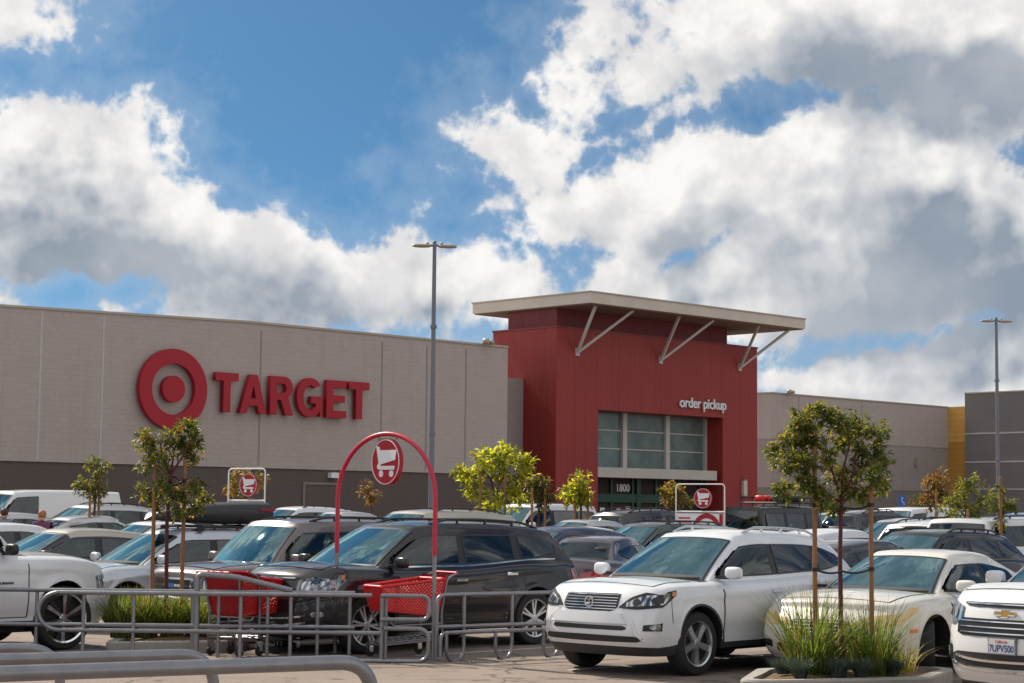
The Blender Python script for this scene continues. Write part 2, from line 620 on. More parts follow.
def patch(mb, f, us, vs, off=.004, depth=.012, mi=0, ring=None, center=Vector((0, 0, .7))):
    """a thin panel lying on a curved surface f(u, v); ring: material of its outer cells"""
    e = 1e-3
    nu, nv = len(us), len(vs)
    outer, inner = [], []
    for u in us:
        for v in vs:
            p = f(u, v)
            du = f(u + e, v) - f(u - e, v)
            dv = f(u, v + e) - f(u, v - e)
            n = du.cross(dv)
            n = n.normalized() if n.length > 1e-12 else Vector((0, 0, 1))
            if n.dot(p - center) < 0:
                n = -n
            outer.append(p + n * off)
            inner.append(p - n * (depth - off))
    fs, ms = [], []
    for i in range(nu - 1):
        for j in range(nv - 1):
            fs.append((i * nv + j, (i + 1) * nv + j, (i + 1) * nv + j + 1, i * nv + j + 1))
            edge = i in (0, nu - 2) or j in (0, nv - 2)
            ms.append(ring if (ring is not None and edge) else mi)
    k = nu * nv
    rim = [i * nv for i in range(nu)] + [(nu - 1) * nv + j for j in range(1, nv)] \
        + [i * nv + nv - 1 for i in range(nu - 2, -1, -1)] + [j for j in range(nv - 2, 0, -1)]
    for a, b in zip(rim, rim[1:] + rim[:1]):
        fs.append((a, b, b + k, a + k))
        ms.append(ring if ring is not None else mi)
    o = len(mb.v)
    mb.v += [tuple(p) for p in outer + inner]
    for f_, m_ in zip(fs, ms):
        mb.f.append(tuple(i + o for i in f_))
        mb.m.append(m_)


def lin(a, b, n):
    return [a + (b - a) * i / (n - 1) for i in range(n)]


def ringed(n, e):
    return [0, e] + lin(e, 1 - e, n)[1:-1] + [1 - e, 1]


WHEELS = {}


def wheel_meshes(r, style, tint):
    key = (r, style)
    if key in WHEELS:
        return WHEELS[key]
    w = .115
    rim = r * (.70 if style != 'big' else .76)
    t = MB()
    t.lathe([(rim, -w * .85), (rim + .01, -w), (r * .93, -w), (r * .985, -w * .82), (r, -w * .55), (r * 1.0, -.012), (r * .985, -.01), (r * .985, .01), (r, .012),
             (r, w * .55), (r * .985, w * .82), (r * .93, w), (rim + .01, w), (rim, w * .85)], 'Y', 40, close=True)
    d = MB()
    d.lathe([(.02, -w * .8), (rim * .99, -w * .8), (rim * .99, w * .30), (rim * .75, w * .28), (.02, w * .28)], 'Y', 32)
    s = MB()
    s.lathe([(rim * .93, w * .62), (rim * .95, w * .9), (rim * 1.02, w * .98), (rim * 1.02, w * .7), (rim * .98, w * .4), (rim * .93, w * .4)], 'Y', 40, close=True)
    s.lathe([(.01, w * .86), (r * .12, w * .84), (r * .15, w * .7), (r * .15, w * .35)], 'Y', 20)
    n = {'five': 5, 'twin': 6, 'many': 10, 'big': 6, 'steel': 8}[style]
    for i in range(n):
        offs = [0.0] if style not in ('twin', 'big') else [-.13, .13]
        for o in offs:
            ang = 2 * math.pi * i / n + o
            wi, wo = {'five': (.16, .21), 'twin': (.07, .085), 'many': (.07, .08), 'big': (.07, .15), 'steel': (.11, .16)}[style]
            M = Matrix.Rotation(-ang, 4, 'Y')
            vs = []
            for rad, wid, yo in ((r * .10, wi * r, w * .80), (rim * .6, lerp(wi, wo, .5) * r, w * .74), (rim * .96, wo * r, w * .80)):
                for sx in (-1, 1):
                    vs.append(M @ Vector((sx * wid * .5, yo, rad)))
                    vs.append(M @ Vector((sx * wid * .65, yo - .05, rad)))
            fs = []
            for q in range(2):
                a = q * 4
                fs += [(a, a + 2, a + 6, a + 4), (a + 1, a, a + 4, a + 5), (a + 2, a + 3, a + 7, a + 6), (a + 3, a + 1, a + 5, a + 7)]
            s.add(vs, fs, 1 if (style == 'big' and o > 0) else 0)
    WHEELS[key] = (t, d, s)
    return WHEELS[key]


def make_car(kind, loc, theta, body, label, name='parked_car', detail=1, cat='car', scale=(1, 1, 1), rim='five', rim_mat=None,
             tint_rear=True, steer=0.0, roof_mat=None, seat=None, face='plain', over=None, mirror=None, door_paint=None, lamp=None, group='cars parked in the store car park'):
    """theta: how far the nose points away from straight at the camera, to the camera's left, in degrees"""
    k = dict(SPECS[kind])
    if over:
        k.update(over)
    k['sharp'] = detail >= 2
    low = Shell(k)
    gh = Cabin(k, low)
    th = R(theta)
    fwd = Vector((-math.sin(th), -math.cos(th), 0))
    root = empty(name, loc, math.atan2(fwd.y, fwd.x), label, cat, group)
    root.scale = scale
    roof_mat = roof_mat or body
    W2 = low.hw0
    hi = detail >= 2

    # --- body
    nA = 34 if hi else 22
    A = set(lin(low.xR, low.xF, nA))
    for e in (.012, .035, .07, .12):
        A |= {low.xF - e, low.xR + e}
    for xa in (k['fa'], k['ra']):
        A = {x for x in A if abs(x - xa) > low.arch + .012}
        for i in range(15 if hi else 11):
            A.add(xa + (low.arch - .0005) * math.cos(math.pi * i / (14 if hi else 10)))
        A |= {xa - low.arch - .0006, xa + low.arch + .0006}
    A = sorted(A)
    B = [-1, -.985, -.96, -.92, -.88, -.84, -.7, -.5, -.25, 0, .25, .5, .7, .84, .88, .92, .96, .985, 1]
    Cc = [0, .04, .1, .18, .28, .4, .52, .64, .75, .85, .93, 1] if not hi else [0, .03] + lin(.07, .95, 23) + [.98, 1]
    mb = MB()

    cthr = max(.05, (k['clad'] - k['sill'] + .04) / (low.T(0) - k['sill']))

    def pick_low(t, u, v, q):
        if t == 'bottom':
            return 1
        if t == 'top' and gh.r0 + .05 < q.x < gh.w0 - .02 and abs(q.y) < k['wb'] - .06:
            return 1
        if t != 'top' and v < cthr:
            return 2
        if t in ('left', 'right') and False:
            return 2
        return 0
    box_grid(mb, low.pt, A, B, Cc, pick=pick_low)

    # --- cabin with open window holes
    wins = []
    for i, (xf, xr) in enumerate(k['wins']):
        last = i == len(k['wins']) - 1
        wins.append((xf, xr, last and k['quarter'] and len(k['wins']) > 1))
    dA = .10

    def win_x(i, c):
        xf, xr, tp = wins[i]
        x_r, x_w = gh.ends(c)
        f_ = min(x_w - dA, gh.w0 - .36) if xf is None else xf - .05 * (c - .5)
        r_ = xr - .05 * (c - .5)
        if kind != 'van':
            r_ = max(r_, x_r + .16)
        return f_, r_

    def win_c(i, u):
        """lower and upper edge; u=0 at the front"""
        lo, hi_ = .17, .88
        u = max(u, 0.0)
        if wins[i][2]:
            lo, hi_ = lerp(.17, .40, u ** 1.6), lerp(.88, .70, u ** 2.2)
        return lo, hi_

    bwF, bwR = .92, .86

    def in_side(a, c):
        x = gh.pt(a, 1, c).x
        for i in range(len(wins)):
            f_, r_ = win_x(i, c)
            if r_ + .03 < x < f_ - .03:
                u = (f_ - x) / (f_ - r_)
                lo, hi_ = win_c(i, u)
                if lo + .04 < c < hi_ - .04:
                    return True
        return False

    def skip(t, u, v):
        if t in ('left', 'right'):
            return in_side(u, v)
        if t == 'front':
            return abs(u) < bwF - .05 and .17 < v < .86
        if t == 'rear' and kind != 'van':
            return abs(u) < bwR - .06 and .24 < v < .82
        return False
    GA = sorted(set(lin(0, .8, 40 if hi else 30) + lin(.8, 1, 26 if hi else 16) + lin(0, .12, 8)))
    GB = [-1, -.985, -.955, -.91, -.86, -.8, -.55, -.28, 0, .28, .55, .8, .86, .91, .955, .985, 1]
    GC = lin(0, 1, 17)
    roofed = roof_mat is not body

    def pick_g(t, u, v, q):
        return 3 if (roofed and (t == 'top' or v > .93)) else 0
    box_grid(mb, gh.pt, GA, GB, GC, skip=skip, pick=pick_g)
    mb.build('body', [body, M_BRAKE, M_CLAD, roof_mat], root, weld=True, angle=32)

    # --- panes
    def glazed(name_, f, nu, nv, mat, eu, ev, parent=root):
        p = MB()
        patch(p, f, ringed(nu, eu), ringed(nv, ev), .010, .02, 0, ring=1)
        return p.build(name_, [mat, M_FRIT], parent, angle=50)
    ws = glazed('windshield', lambda u, v: gh.pt(1, lerp(-bwF, bwF, u), lerp(.10, .90, v)), 13, 9, M_GLASS, .022, .035)
    if kind != 'van':
        glazed('rear_window', lambda u, v: gh.pt(0, lerp(-bwR, bwR, u), lerp(.20, .86, v)), 9, 6, M_DARKGLASS if tint_rear else M_SIDEGLASS, .03, .05)
    for sg in (1, -1):
        for i in range(len(wins)):
            def f(u, v, i=i, sg=sg):
                lo, h_ = win_c(i, u)
                c = lerp(lo, h_, v)
                f_, r_ = win_x(i, c)
                return gh.pt(gh.a_of(lerp(f_, r_, u), c), sg, c)
            glazed('side_window', f, 7, 6, M_DARKGLASS if (i > 0 and tint_rear) else M_SIDEGLASS, .03, .05)
        # black pillars between the panes
        for i in range(len(wins) - 1):
            p = MB()
            def f(u, v, i=i, sg=sg):
                c = lerp(.17, .88, v)
                return gh.pt(gh.a_of(lerp(win_x(i, c)[1] + .01, win_x(i + 1, c)[0] - .01, u), c), sg, c)
            patch(p, f, [0, .5, 1], lin(0, 1, 5), .005, .012)
            p.build('pillar_trim', M_FRIT, root)
    if hi:
        w = MB()
        for y0, y1, d in ((.1, -.55, 0), (.62, .05, 0)):
            pts = []
            for i in range(7):
                t = i / 6
                q = gh.pt(1, lerp(y0, y1, t) / k['wb'], lerp(.085, .15, t * (1 - .4 * t)))
                pts.append(q + Vector((.02, 0, .012)))
            w.tube(pts, .008, 6)
        w.build('wiper', M_BLACK, root)
        cw = MB()
        patch(cw, lambda u, v: gh.pt(1, lerp(-.98, .98, u), lerp(.03, .10, v)), lin(0, 1, 11), [0, .5, 1], .007, .02)
        cw.build('cowl', M_BLACK, root)

    # --- doors
    zdoor = (.10, .985)
    edges = [min(gh.w0 - .12, k['fa'] - low.arch - .06)] + [w_[1] - .05 for w_ in wins[:2]]
    if kind == 'van':
        edges = [1.25, .35]
    for sg in (1, -1):
        for i in range(len(edges) - 1):
            x1, x2 = edges[i], edges[i + 1]
            def fd(u, v, x1=x1, x2=x2, sg=sg):
                c = lerp(zdoor[0], zdoor[1], v)
                x = lerp(x1, x2, u)
                if c > .9:
                    pass
                return low.pt(x, sg, c)
            n = 13 if hi else 8
            p = MB()
            patch(p, lambda u, v: fd(lerp(-.014, 1.014, u), lerp(-.018, 1.0, v)), lin(0, 1, n), lin(0, 1, 24 if hi else 9), .0045, .012, 1)
            patch(p, fd, lin(0, 1, n), lin(0, 1, 24 if hi else 9), .008, .012, 0)
            dr = p.build('door', [door_paint or body, M_GAP], root, angle=50)
            h = MB()
            xh = x2 + .16 if i == 0 else x2 + .24
            zh = low.T(x2) - .17
            patch(h, lambda u, v: low.pz(lerp(xh + .10, xh - .10, u), sg, zh + lerp(0, .032, v)), lin(0, 1, 5), [0, .5, 1], .026, .03)
            h.build('door_handle', M_CHROME if (hi and face in ('twin slot', 'wide grille')) else body, dr)
        if hi:
            p = MB()
            if face == 'twin slot':
                patch(p, lambda u, v: gh.pt(gh.a_of(lerp(gh.w0 - .36, -1.98, u), .15), sg, lerp(.13, .165, v) + .24 * max(0, u - .6) ** 1.6), lin(0, 1, 26), [0, 1], .007, .012)
                p.build('window_strip', M_CHROME, root)

    # --- bonnet
    if hi:
        xb0, xb1 = gh.w0 + .03, low.xF - .20
        p = MB()
        fb_ = lambda u, v: low.pt(lerp(xb0, xb1, u), lerp(-.80, .80, v), 1)
        patch(p, lambda u, v: fb_(lerp(-.0, 1.010, u), lerp(-.009, 1.009, v)), lin(0, 1, 14), lin(0, 1, 15), .003, .01, 1)
        patch(p, fb_, lin(0, 1, 14), lin(0, 1, 15), .006, .01, 0)
        p.build('bonnet', [body, M_GAP], root, angle=50)
    # --- mirrors
    zm = low.T(gh.w0 - .45) + .10
    for sg in (1, -1):
        m_ = MB()
        m_.blob((gh.w0 - .42, sg * (W2 + .075), zm), (.055, .115, .075), 0, 18, 12, .62)
        m_.box(gh.w0 - .44, gh.w0 - .38, sg * (W2 - .14), sg * (W2 + .03), zm - .075, zm - .035, 1)
        m_.build('wing_mirror', [mirror or body, M_BLACK], root)

    # --- wheels
    for xa, fr in ((k['fa'], True), (k['ra'], False)):
        for sg in (1, -1):
            t, d, s = wheel_meshes(k['r'], rim, None)
            wh = d.build('wheel', M_BRAKE, root)
            wh.location = (xa, sg * (W2 - .135), k['r'])
            wh.rotation_euler = (0, rnd.uniform(0, 1), (0 if sg > 0 else math.pi) + (R(steer) if fr else 0))
            t.build('tyre', M_TYRE, wh)
            s.build('rim', [rim_mat or M_ALLOY, M_DARKALLOY], wh, angle=30)
    ub = MB()
    ub.box(low.xR + .35, low.xF - .45, -W2 + .30, W2 - .30, .24, .60)
    ub.build('underbody', M_BRAKE, root, smooth=False)

    # --- lamps, grilles
    zn = low.T(low.xF) - .05
    zq = low.T(low.xR)

    def band(name_, los, his, mat, front, sg=1, off=.008, depth=.03, n=12, m=4, both=False, mi=0):
        lo_, hi_ = curve(los), curve(his)
        q0, q1 = los[0][0], los[-1][0]
        if q1 > .95 or (both and q1 > .5):
            n = max(n, 44 if hi else 24)
        p = MB()
        if both:
            f = lambda u, v: low.around(abs(lerp(-q1, q1, u)), lerp(lo_(abs(lerp(-q1, q1, u))), hi_(abs(lerp(-q1, q1, u))), v), 1 if u >= .5 else -1, front)
        else:
            f = lambda u, v: low.around(lerp(q0, q1, u), lerp(lo_(lerp(q0, q1, u)), hi_(lerp(q0, q1, u)), v), sg, front)
        patch(p, f, lin(0, 1, n), lin(0, 1, m), off, depth)
        return p.build(name_, mat, root, angle=40)
    lampm = lamp or M_HEAD
    if face == 'wide grille':        # the near white crossover
        for sg in (1, -1):
            h = band('headlight', [(.43, .785), (.62, .775), (.84, .795), (1.22, .93)], [(.43, .80), (.58, .915), (.84, .985), (1.22, .99)], M_FRIT, True, sg, .007, .03, 18)
            h2 = MB()
            lo_, hi_ = curve([(.52, .80), (.84, .825), (1.05, .89)]), curve([(.52, .845), (.72, .925), (1.05, .955)])
            patch(h2, lambda u, v: low.around(lerp(.52, 1.05, u), lerp(lo_(lerp(.52, 1.05, u)), hi_(lerp(.52, 1.05, u)), v), sg, True), lin(0, 1, 12), lin(0, 1, 4), .012, .02)
            h2.build('lamp_reflector', lampm, h)
            for q, z in ((.64, .85), (.82, .875)):
                b_ = MB()
                f_ = lambda u, v: low.around(q + .045 * u * math.cos(v), z + .038 * u * math.sin(v), sg, True)
                patch(b_, f_, [.05, .5, 1], lin(0, 2 * math.pi, 15), .02, .02)
                b_.build('projector_lens', M_DARKALLOY, h)
            a_ = MB()
            patch(a_, lambda u, v: low.around(lerp(1.09, 1.19, u), lerp(.925, .972, v), sg, True), lin(0, 1, 4), [0, .5, 1], .013, .02)
            a_.build('indicator', M_AMBER, h)
            fo = band('fog_lamp', [(.74, .535), (.93, .53)], [(.74, .60), (.93, .625)], M_FRIT, True, sg, .006, .03, 6)
            fl = MB()
            f_ = lambda u, v: low.around(.84 + .045 * u * math.cos(v), .575 + .033 * u * math.sin(v), sg, True)
            patch(fl, f_, [.05, .5, 1], lin(0, 2 * math.pi, 15), .014, .02)
            fl.build('fog_lens', M_HEAD, fo)
            gp_ = MB()
            patch(gp_, lambda u, v: low.around(lerp(1.10, 1.20, v) + .012 * u - .006, lerp(.92, .62, v), sg, True), [0, 1], lin(0, 1, 9), .003, .01)
            gp_.build('bumper_gap', M_GAP, root)
            # the sharp edge that runs from the lamp down to the lower intake
            ed = MB()
            ed.tube([low.around(q, z, sg, True) for q, z in ((.44, .80), (.50, .74), (.60, .66), (.64, .57), (.66, .50), (.74, .42), (.84, .385))], [.006, .012, .016, .018, .016, .012, .006], 8)
            ed.build('bumper_edge', body, root, angle=60)
        ins = MB()
        patch(ins, lambda u, v: low.around(abs(lerp(-1, 1, u)) * lerp(.56, .46, v), lerp(.605, .725, v), 1 if u >= .5 else -1, True), lin(0, 1, 19), lin(0, 1, 5), .040, .05)
        ins.build('bumper_insert', body, root, angle=40)
        g = band('grille', [(0, .745), (.33, .745), (.41, .80)], [(0, .945), (.35, .945), (.43, .935)], M_FRIT, True, both=True, off=.005, n=18)
        gb = MB()
        for i in range(6):
            z = .765 + i * .031
            patch(gb, lambda u, v: low.around(abs(lerp(-.39, .39, u)), z + lerp(0, .0065, v) , 1 if u >= .5 else -1, True), lin(0, 1, 14), [0, 1], .013, .02)
        gb.build('grille_bars', M_CHROME, g)
        eb = MB()
        c_ = low.around(0, .845, 1, True) + Vector((.02, 0, 0))
        eb.lathe([(.052, -.006), (.066, -.006), (.066, .008), (.052, .008)], 'X', 28, close=True, mat=Matrix.Translation(c_))
        eb.tube([c_ + Vector((.004, .012, .045)), c_ + Vector((.004, .005, .0)), c_ + Vector((.004, .018, -.022)), c_ + Vector((.004, -.045, -.022))], .009, 6)
        eb.build('badge', M_CHROME, root)
        band('air_intake', [(0, .535), (.50, .535), (.55, .55)], [(0, .585), (.50, .585), (.55, .57)], M_BLACK, True, both=True, off=.004, n=16)
        band('air_intake', [(0, .40), (.66, .405), (.74, .425)], [(0, .475), (.62, .47), (.74, .445)], M_BLACK, True, both=True, off=.004, n=16)
    elif face == 'twin slot':
        for sg in (1, -1):
            h = band('headlight', [(.56, .85), (.74, .80), (.95, .83), (1.35, .97)], [(.56, .97), (.78, 1.03), (1.0, 1.05), (1.35, 1.06)], lampm, True, sg, .01, .03, 16)
            p_ = MB()
            for q, z in ((.70, .91), (.88, .93)):
                f_ = lambda u, v, q=q, z=z: low.around(q + .07 * u * math.cos(v), z + .06 * u * math.sin(v), sg, True)
                patch(p_, f_, [.05, .5, 1], lin(0, 2 * math.pi, 15), .018, .02)
            p_.build('projector_lenses', M_HEAD, h)
            a_ = MB()
            patch(a_, lambda u, v: low.around(lerp(1.18, 1.30, u), lerp(.99, 1.05, v), sg, True), lin(0, 1, 4), [0, .5, 1], .014, .02)
            a_.build('indicator', M_AMBER, h)
            fo = band('fog_lamp', [(.72, .46), (.92, .48)], [(.72, .60), (.92, .62)], M_BLACK, True, sg, .006, .03, 5)
            fl = MB()
            f_ = lambda u, v: low.around(.82 + .05 * u * math.cos(v), .54 + .04 * u * math.sin(v), sg, True)
            patch(fl, f_, [.05, .5, 1], lin(0, 2 * math.pi, 15), .014, .02)
            fl.build('fog_lens', M_HEAD, fo)
        for z0, z1, q, n_ in ((.975, 1.025, .56, 1), (.70, .87, .62, 3)):
            g = band('grille', [(0, z0), (q * .85, z0 + .005), (q, z0 + .03)], [(0, z1), (q * .85, z1), (q, z1 - .005)], M_FRIT, True, both=True, off=.005, n=18)
            gb = MB()
            for i in range(n_):
                z = z0 + (z1 - z0) * (i + .6) / (n_ + .2)
                patch(gb, lambda u, v: low.around(abs(lerp(-q * .92, q * .92, u)), z + lerp(0, .010, v), 1 if u >= .5 else -1, True), lin(0, 1, 14), [0, 1], .014, .022)
            gb.build('grille_bars', M_CHROME, g)
        c_ = low.around(0, .928, 1, True) + Vector((.006, 0, 0))
        e = MB()
        sh = [(-.125, -.017), (-.043, -.017), (-.05, -.036), (.030, -.036), (.037, -.017), (.113, -.017), (.125, .017), (.043, .017), (.05, .036), (-.030, .036), (-.037, .017), (-.113, .017)]
        n_ = len(sh)
        e.add([c_ + Vector((.012, y, z)) for y, z in sh] + [c_ + Vector((-.01, y, z)) for y, z in sh],
              [tuple(range(n_))] + [(i, (i + 1) % n_, n_ + (i + 1) % n_, n_ + i) for i in range(n_)])
        e2 = MB()
        for (y0, z0), (y1, z1) in zip(sh, sh[1:] + sh[:1]):
            e2.tube([c_ + Vector((.012, y0, z0)), c_ + Vector((.012, y1, z1))], .006, 5)
        bd = e.build('badge', M_GOLD, root, smooth=False)
        e2.build('badge_rim', M_CHROME, bd)
        band('air_intake', [(0, .41), (.60, .42), (.68, .46)], [(0, .55), (.60, .55), (.68, .53)], M_BLACK, True, both=True, off=.005, n=18)
        ch = MB()
        for z in (.375, .465):
            patch(ch, lambda u, v: low.around(abs(lerp(-.72, .72, u)), z + lerp(0, .022, v) + .05 * (abs(u - .5) * 2) ** 3, 1 if u >= .5 else -1, True), lin(0, 1, 16), [0, 1], .014, .02)
        ch.build('bumper_trim', M_CHROME, root)
    elif face == 'teardrop':
        for sg in (1, -1):
            h = band('headlight', [(.36, .60), (.60, .595), (.84, .635), (1.06, .70), (1.36, .80)], [(.36, .63), (.56, .715), (.84, .765), (1.06, .815), (1.36, .825)], lampm, True, sg, .009, .03, 18)
            band('side_marker', [(1.17, .535), (1.37, .54)], [(1.17, .58), (1.37, .585)], M_AMBER, True, sg, .006, .02, 5)
            fo = band('fog_lamp', [(.62, .33), (.82, .34)], [(.62, .41), (.82, .42)], M_FRIT, True, sg, .005, .02, 5)
        g = band('grille', [(0, .50), (.24, .50), (.34, .55)], [(0, .665), (.24, .665), (.34, .655)], M_FRIT, True, both=True, off=.005, n=14)
        gb = MB()
        for i in range(4):
            z = .52 + i * .038
            patch(gb, lambda u, v: low.around(abs(lerp(-.31, .31, u)), z + lerp(0, .013, v), 1 if u >= .5 else -1, True), lin(0, 1, 10), [0, 1], .013, .02)
        gb.build('grille_bars', M_CHROME, g)
        band('air_intake', [(0, .27), (.45, .27), (.55, .30)], [(0, .40), (.45, .40), (.55, .37)], M_BLACK, True, both=True, off=.004)
    elif face == 'chrome grille':
        for sg in (1, -1):
            band('headlight', [(.50, .70), (.72, .70), (.9, .71), (1.08, .75)], [(.50, .88), (.72, .89), (.9, .89), (1.08, .88)], lampm, True, sg, .009, .03, 14)
            band('fog_lamp', [(.58, .42), (.72, .42)], [(.58, .50), (.72, .50)], M_HEAD, True, sg, .006, .02, 5)
        g = band('grille', [(0, .68), (.40, .68), (.47, .70)], [(0, .90), (.40, .90), (.47, .89)], M_CHROME, True, both=True, off=.01, n=14)
        gi = MB()
        patch(gi, lambda u, v: low.around(abs(lerp(-.41, .41, u)), lerp(.71, .875, v), 1 if u >= .5 else -1, True), lin(0, 1, 14), [0, .5, 1], .013, .02)
        gi.build('grille_mesh', M_FRIT, g)
        gb = MB()
        patch(gb, lambda u, v: low.around(abs(lerp(-.42, .42, u)), lerp(.775, .81, v), 1 if u >= .5 else -1, True), lin(0, 1, 14), [0, 1], .018, .02)
        gb.build('grille_bars', M_CHROME, g)
        pb = MB()
        patch(pb, lambda u, v: low.around(abs(lerp(-.08, .08, u)), lerp(.765, .82, v), 1 if u >= .5 else -1, True), [0, .5, 1], [0, 1], .024, .02)
        pb.build('badge', M_BADGEBLUE, root)
        band('air_intake', [(0, .40), (.42, .40)], [(0, .52), (.42, .52)], M_BLACK, True, both=True, off=.004)
    else:
        top = zn
        for sg in (1, -1):
            if kind in ('van', 'big wagon', 'off-roader'):
                band('headlight', [(.62, top - .26), (.88, top - .26), (1.0, top - .24)], [(.62, top - .06), (.88, top - .06), (1.0, top - .08)], lampm, True, sg, .009, .03, 8)
            else:
                band('headlight', [(.42, top - .16), (.8, top - .15), (1.1, top - .06)], [(.42, top - .10), (.8, top - .02), (1.1, top + .01)], lampm, True, sg, .009, .03, 9)
        band('grille', [(0, top - .22), (.40, top - .22)], [(0, top - .06), (.40, top - .06)], M_FRIT, True, both=True, off=.006, n=8)
        band('air_intake', [(0, .32), (.55, .33)], [(0, .44), (.55, .43)], M_BLACK, True, both=True, off=.004, n=8)
    # rear lamps and plate
    for sg in (1, -1):
        if kind in ('sedan', 'hatchback'):
            band('tail_light', [(.45, zq - .21), (.8, zq - .21), (1.1, zq - .13)], [(.45, zq - .10), (.8, zq - .04), (1.1, zq - .03)], M_TAIL, False, sg, .009, .03, 10)
        elif kind in ('van', 'boxy wagon', 'big wagon', 'off-roader'):
            band('tail_light', [(.66, zq - .32), (.9, zq - .32)], [(.66, zq - .02), (.9, zq - .02)], M_TAIL, False, sg, .009, .03, 6)
        else:
            band('tail_light', [(.52, zq - .17), (.85, zq - .17), (1.12, zq - .10)], [(.52, zq - .02), (.85, zq + .02), (1.12, zq + .045)], M_TAIL, False, sg, .009, .03, 10)
    band('licence_plate', [(0, .66), (.155, .66)], [(0, .80), (.155, .80)], M_PLATE, False, both=True, off=.012, n=4, m=3)
    band('rear_bumper_trim', [(0, .32), (.7, .33)], [(0, .44), (.7, .43)], M_CLAD, False, both=True, off=.004, n=8)

    # --- roof rails
    if k['rails']:
        for sg in (1, -1):
            rl = MB()
            pts = []
            for i in range(13):
                t = i / 12
                a = lerp(.90, .10, t)
                q = gh.pt(a, sg * .86, 1)
                pts.append(q + Vector((0, 0, .05 * min(1, 6 * t, 6 * (1 - t)))))
            rl.tube(pts, .017, 8)
            for t in (.25, .5, .75):
                q = gh.pt(lerp(.90, .10, t), sg * .86, 1)
                rl.tube([q, q + Vector((0, 0, .05))], .02, 6)
            rl.build('roof_rail', M_BLACK if face != 'wide grille' else M_ALLOY, root)
    # --- cabin contents seen through the glass
    sm = seat or M_SEATDARK
    zb = low.T(0) - .02
    for sg in (1, -1):
        st = MB()
        xs = gh.w1 - .55
        st.blob((xs, sg * .36, zb + .05), (.09, .23, .22), 0, 12, 8, .7)
        st.blob((xs - .05, sg * .36, zb + .31), (.05, .12, .085), 0, 10, 7, .7)
        st.build('front_seat', sm, root)
    if kind not in ('van',):
        st = MB()
        xs = gh.w1 - 1.5
        st.blob((xs, 0, zb + .02), (.09, .62, .2), 0, 14, 8, .5)
        for y in (-.4, .4):
            st.blob((xs - .04, y, zb + .26), (.045, .12, .07), 0, 10, 7, .7)
        st.build('rear_bench', sm, root)
    if hi:
        ds = MB()
        ds.blob((gh.w0 - .38, 0, zb + .0), (.34, k['wb'] - .14, .08), 0, 16, 8, .5)
        ds.build('dashboard', M_SEATDARK if sm is not M_SEATTAN else M_SEATGREY, root)
        im = MB()
        q = gh.pt(1, 0, .84)
        im.blob((q.x - .10, 0, q.z - .02), (.02, .11, .035), 0, 12, 8, .6)
        im.build('interior_mirror', M_BLACK, root)
        sw = MB()
        Mx = Matrix.Translation((gh.w0 - .72, .36, zb + .08)) @ Matrix.Rotation(R(-65), 4, 'Y')
        n_ = 20
        sw.tube([Mx @ Vector((.18 * math.cos(2 * math.pi * i / n_), .18 * math.sin(2 * math.pi * i / n_), 0)) for i in range(n_ + 1)], .016, 6)
        sw.build('steering_wheel', M_BLACK, root)
    return root, low, gh


M_BADGEBLUE = plain('blue badge', (.05, .16, .5), .3, var=.05)
# ------------------------------------------------------------------ sky and sun
SUN_AZ, SUN_EL = R(-45.5), R(42)     # behind the store, to the left
SKY_STRENGTH = .1


class NW:
    """math-node writer"""
    def __init__(s, nt):
        s.nt = nt

    def new(s, t):
        return s.nt.nodes.new(t)

    def put(s, sock, v):
        if isinstance(v, bpy.types.NodeSocket):
            s.nt.links.new(v, sock)
        else:
            sock.default_value = v

    def m(s, op, a, b=None, c=None, clamp=False):
        n = s.new('ShaderNodeMath')
        n.operation = op
        n.use_clamp = clamp
        for i, v in enumerate((a, b, c)):
            if v is not None:
                s.put(n.inputs[i], v)
        return n.outputs[0]

    def vm(s, op, a, b=None, scale=None):
        n = s.new('ShaderNodeVectorMath')
        n.operation = op
        s.put(n.inputs[0], a)
        if b is not None:
            s.put(n.inputs[1], b)
        if scale is not None:
            s.put(n.inputs['Scale'], scale)
        return n.outputs[0]

    def smooth(s, x, lo, hi, t0=0.0, t1=1.0):
        n = s.new('ShaderNodeMapRange')
        n.interpolation_type = 'SMOOTHSTEP'
        s.put(n.inputs['Value'], x)
        n.inputs['From Min'].default_value = lo
        n.inputs['From Max'].default_value = hi
        n.inputs['To Min'].default_value = t0
        n.inputs['To Max'].default_value = t1
        return n.outputs[0]

    def noise(s, v, scale, detail, rough=.55, out='Fac', lac=2.0):
        n = s.new('ShaderNodeTexNoise')
        s.put(n.inputs['Vector'], v)
        n.inputs['Scale'].default_value = scale
        n.inputs['Detail'].default_value = detail
        n.inputs['Roughness'].default_value = rough
        n.inputs['Lacunarity'].default_value = lac
        return n.outputs[out]

    def mix(s, f, a, b):
        n = s.new('ShaderNodeMix')
        n.data_type = 'RGBA'
        s.put(n.inputs['Factor'], f)
        s.put(n.inputs['A'], a)
        s.put(n.inputs['B'], b)
        return n.outputs['Result']


# cloud banks as ellipses in the sky: azimuth and elevation of their middles and half sizes, and a tilt
def bank(px, py, rx, ry, tilt=0, w=1.0):
    return ((px - 512) / FPX, (510 + .0105 * (px - 512) - py) / FPX, rx / FPX, ry / FPX, R(tilt), w)


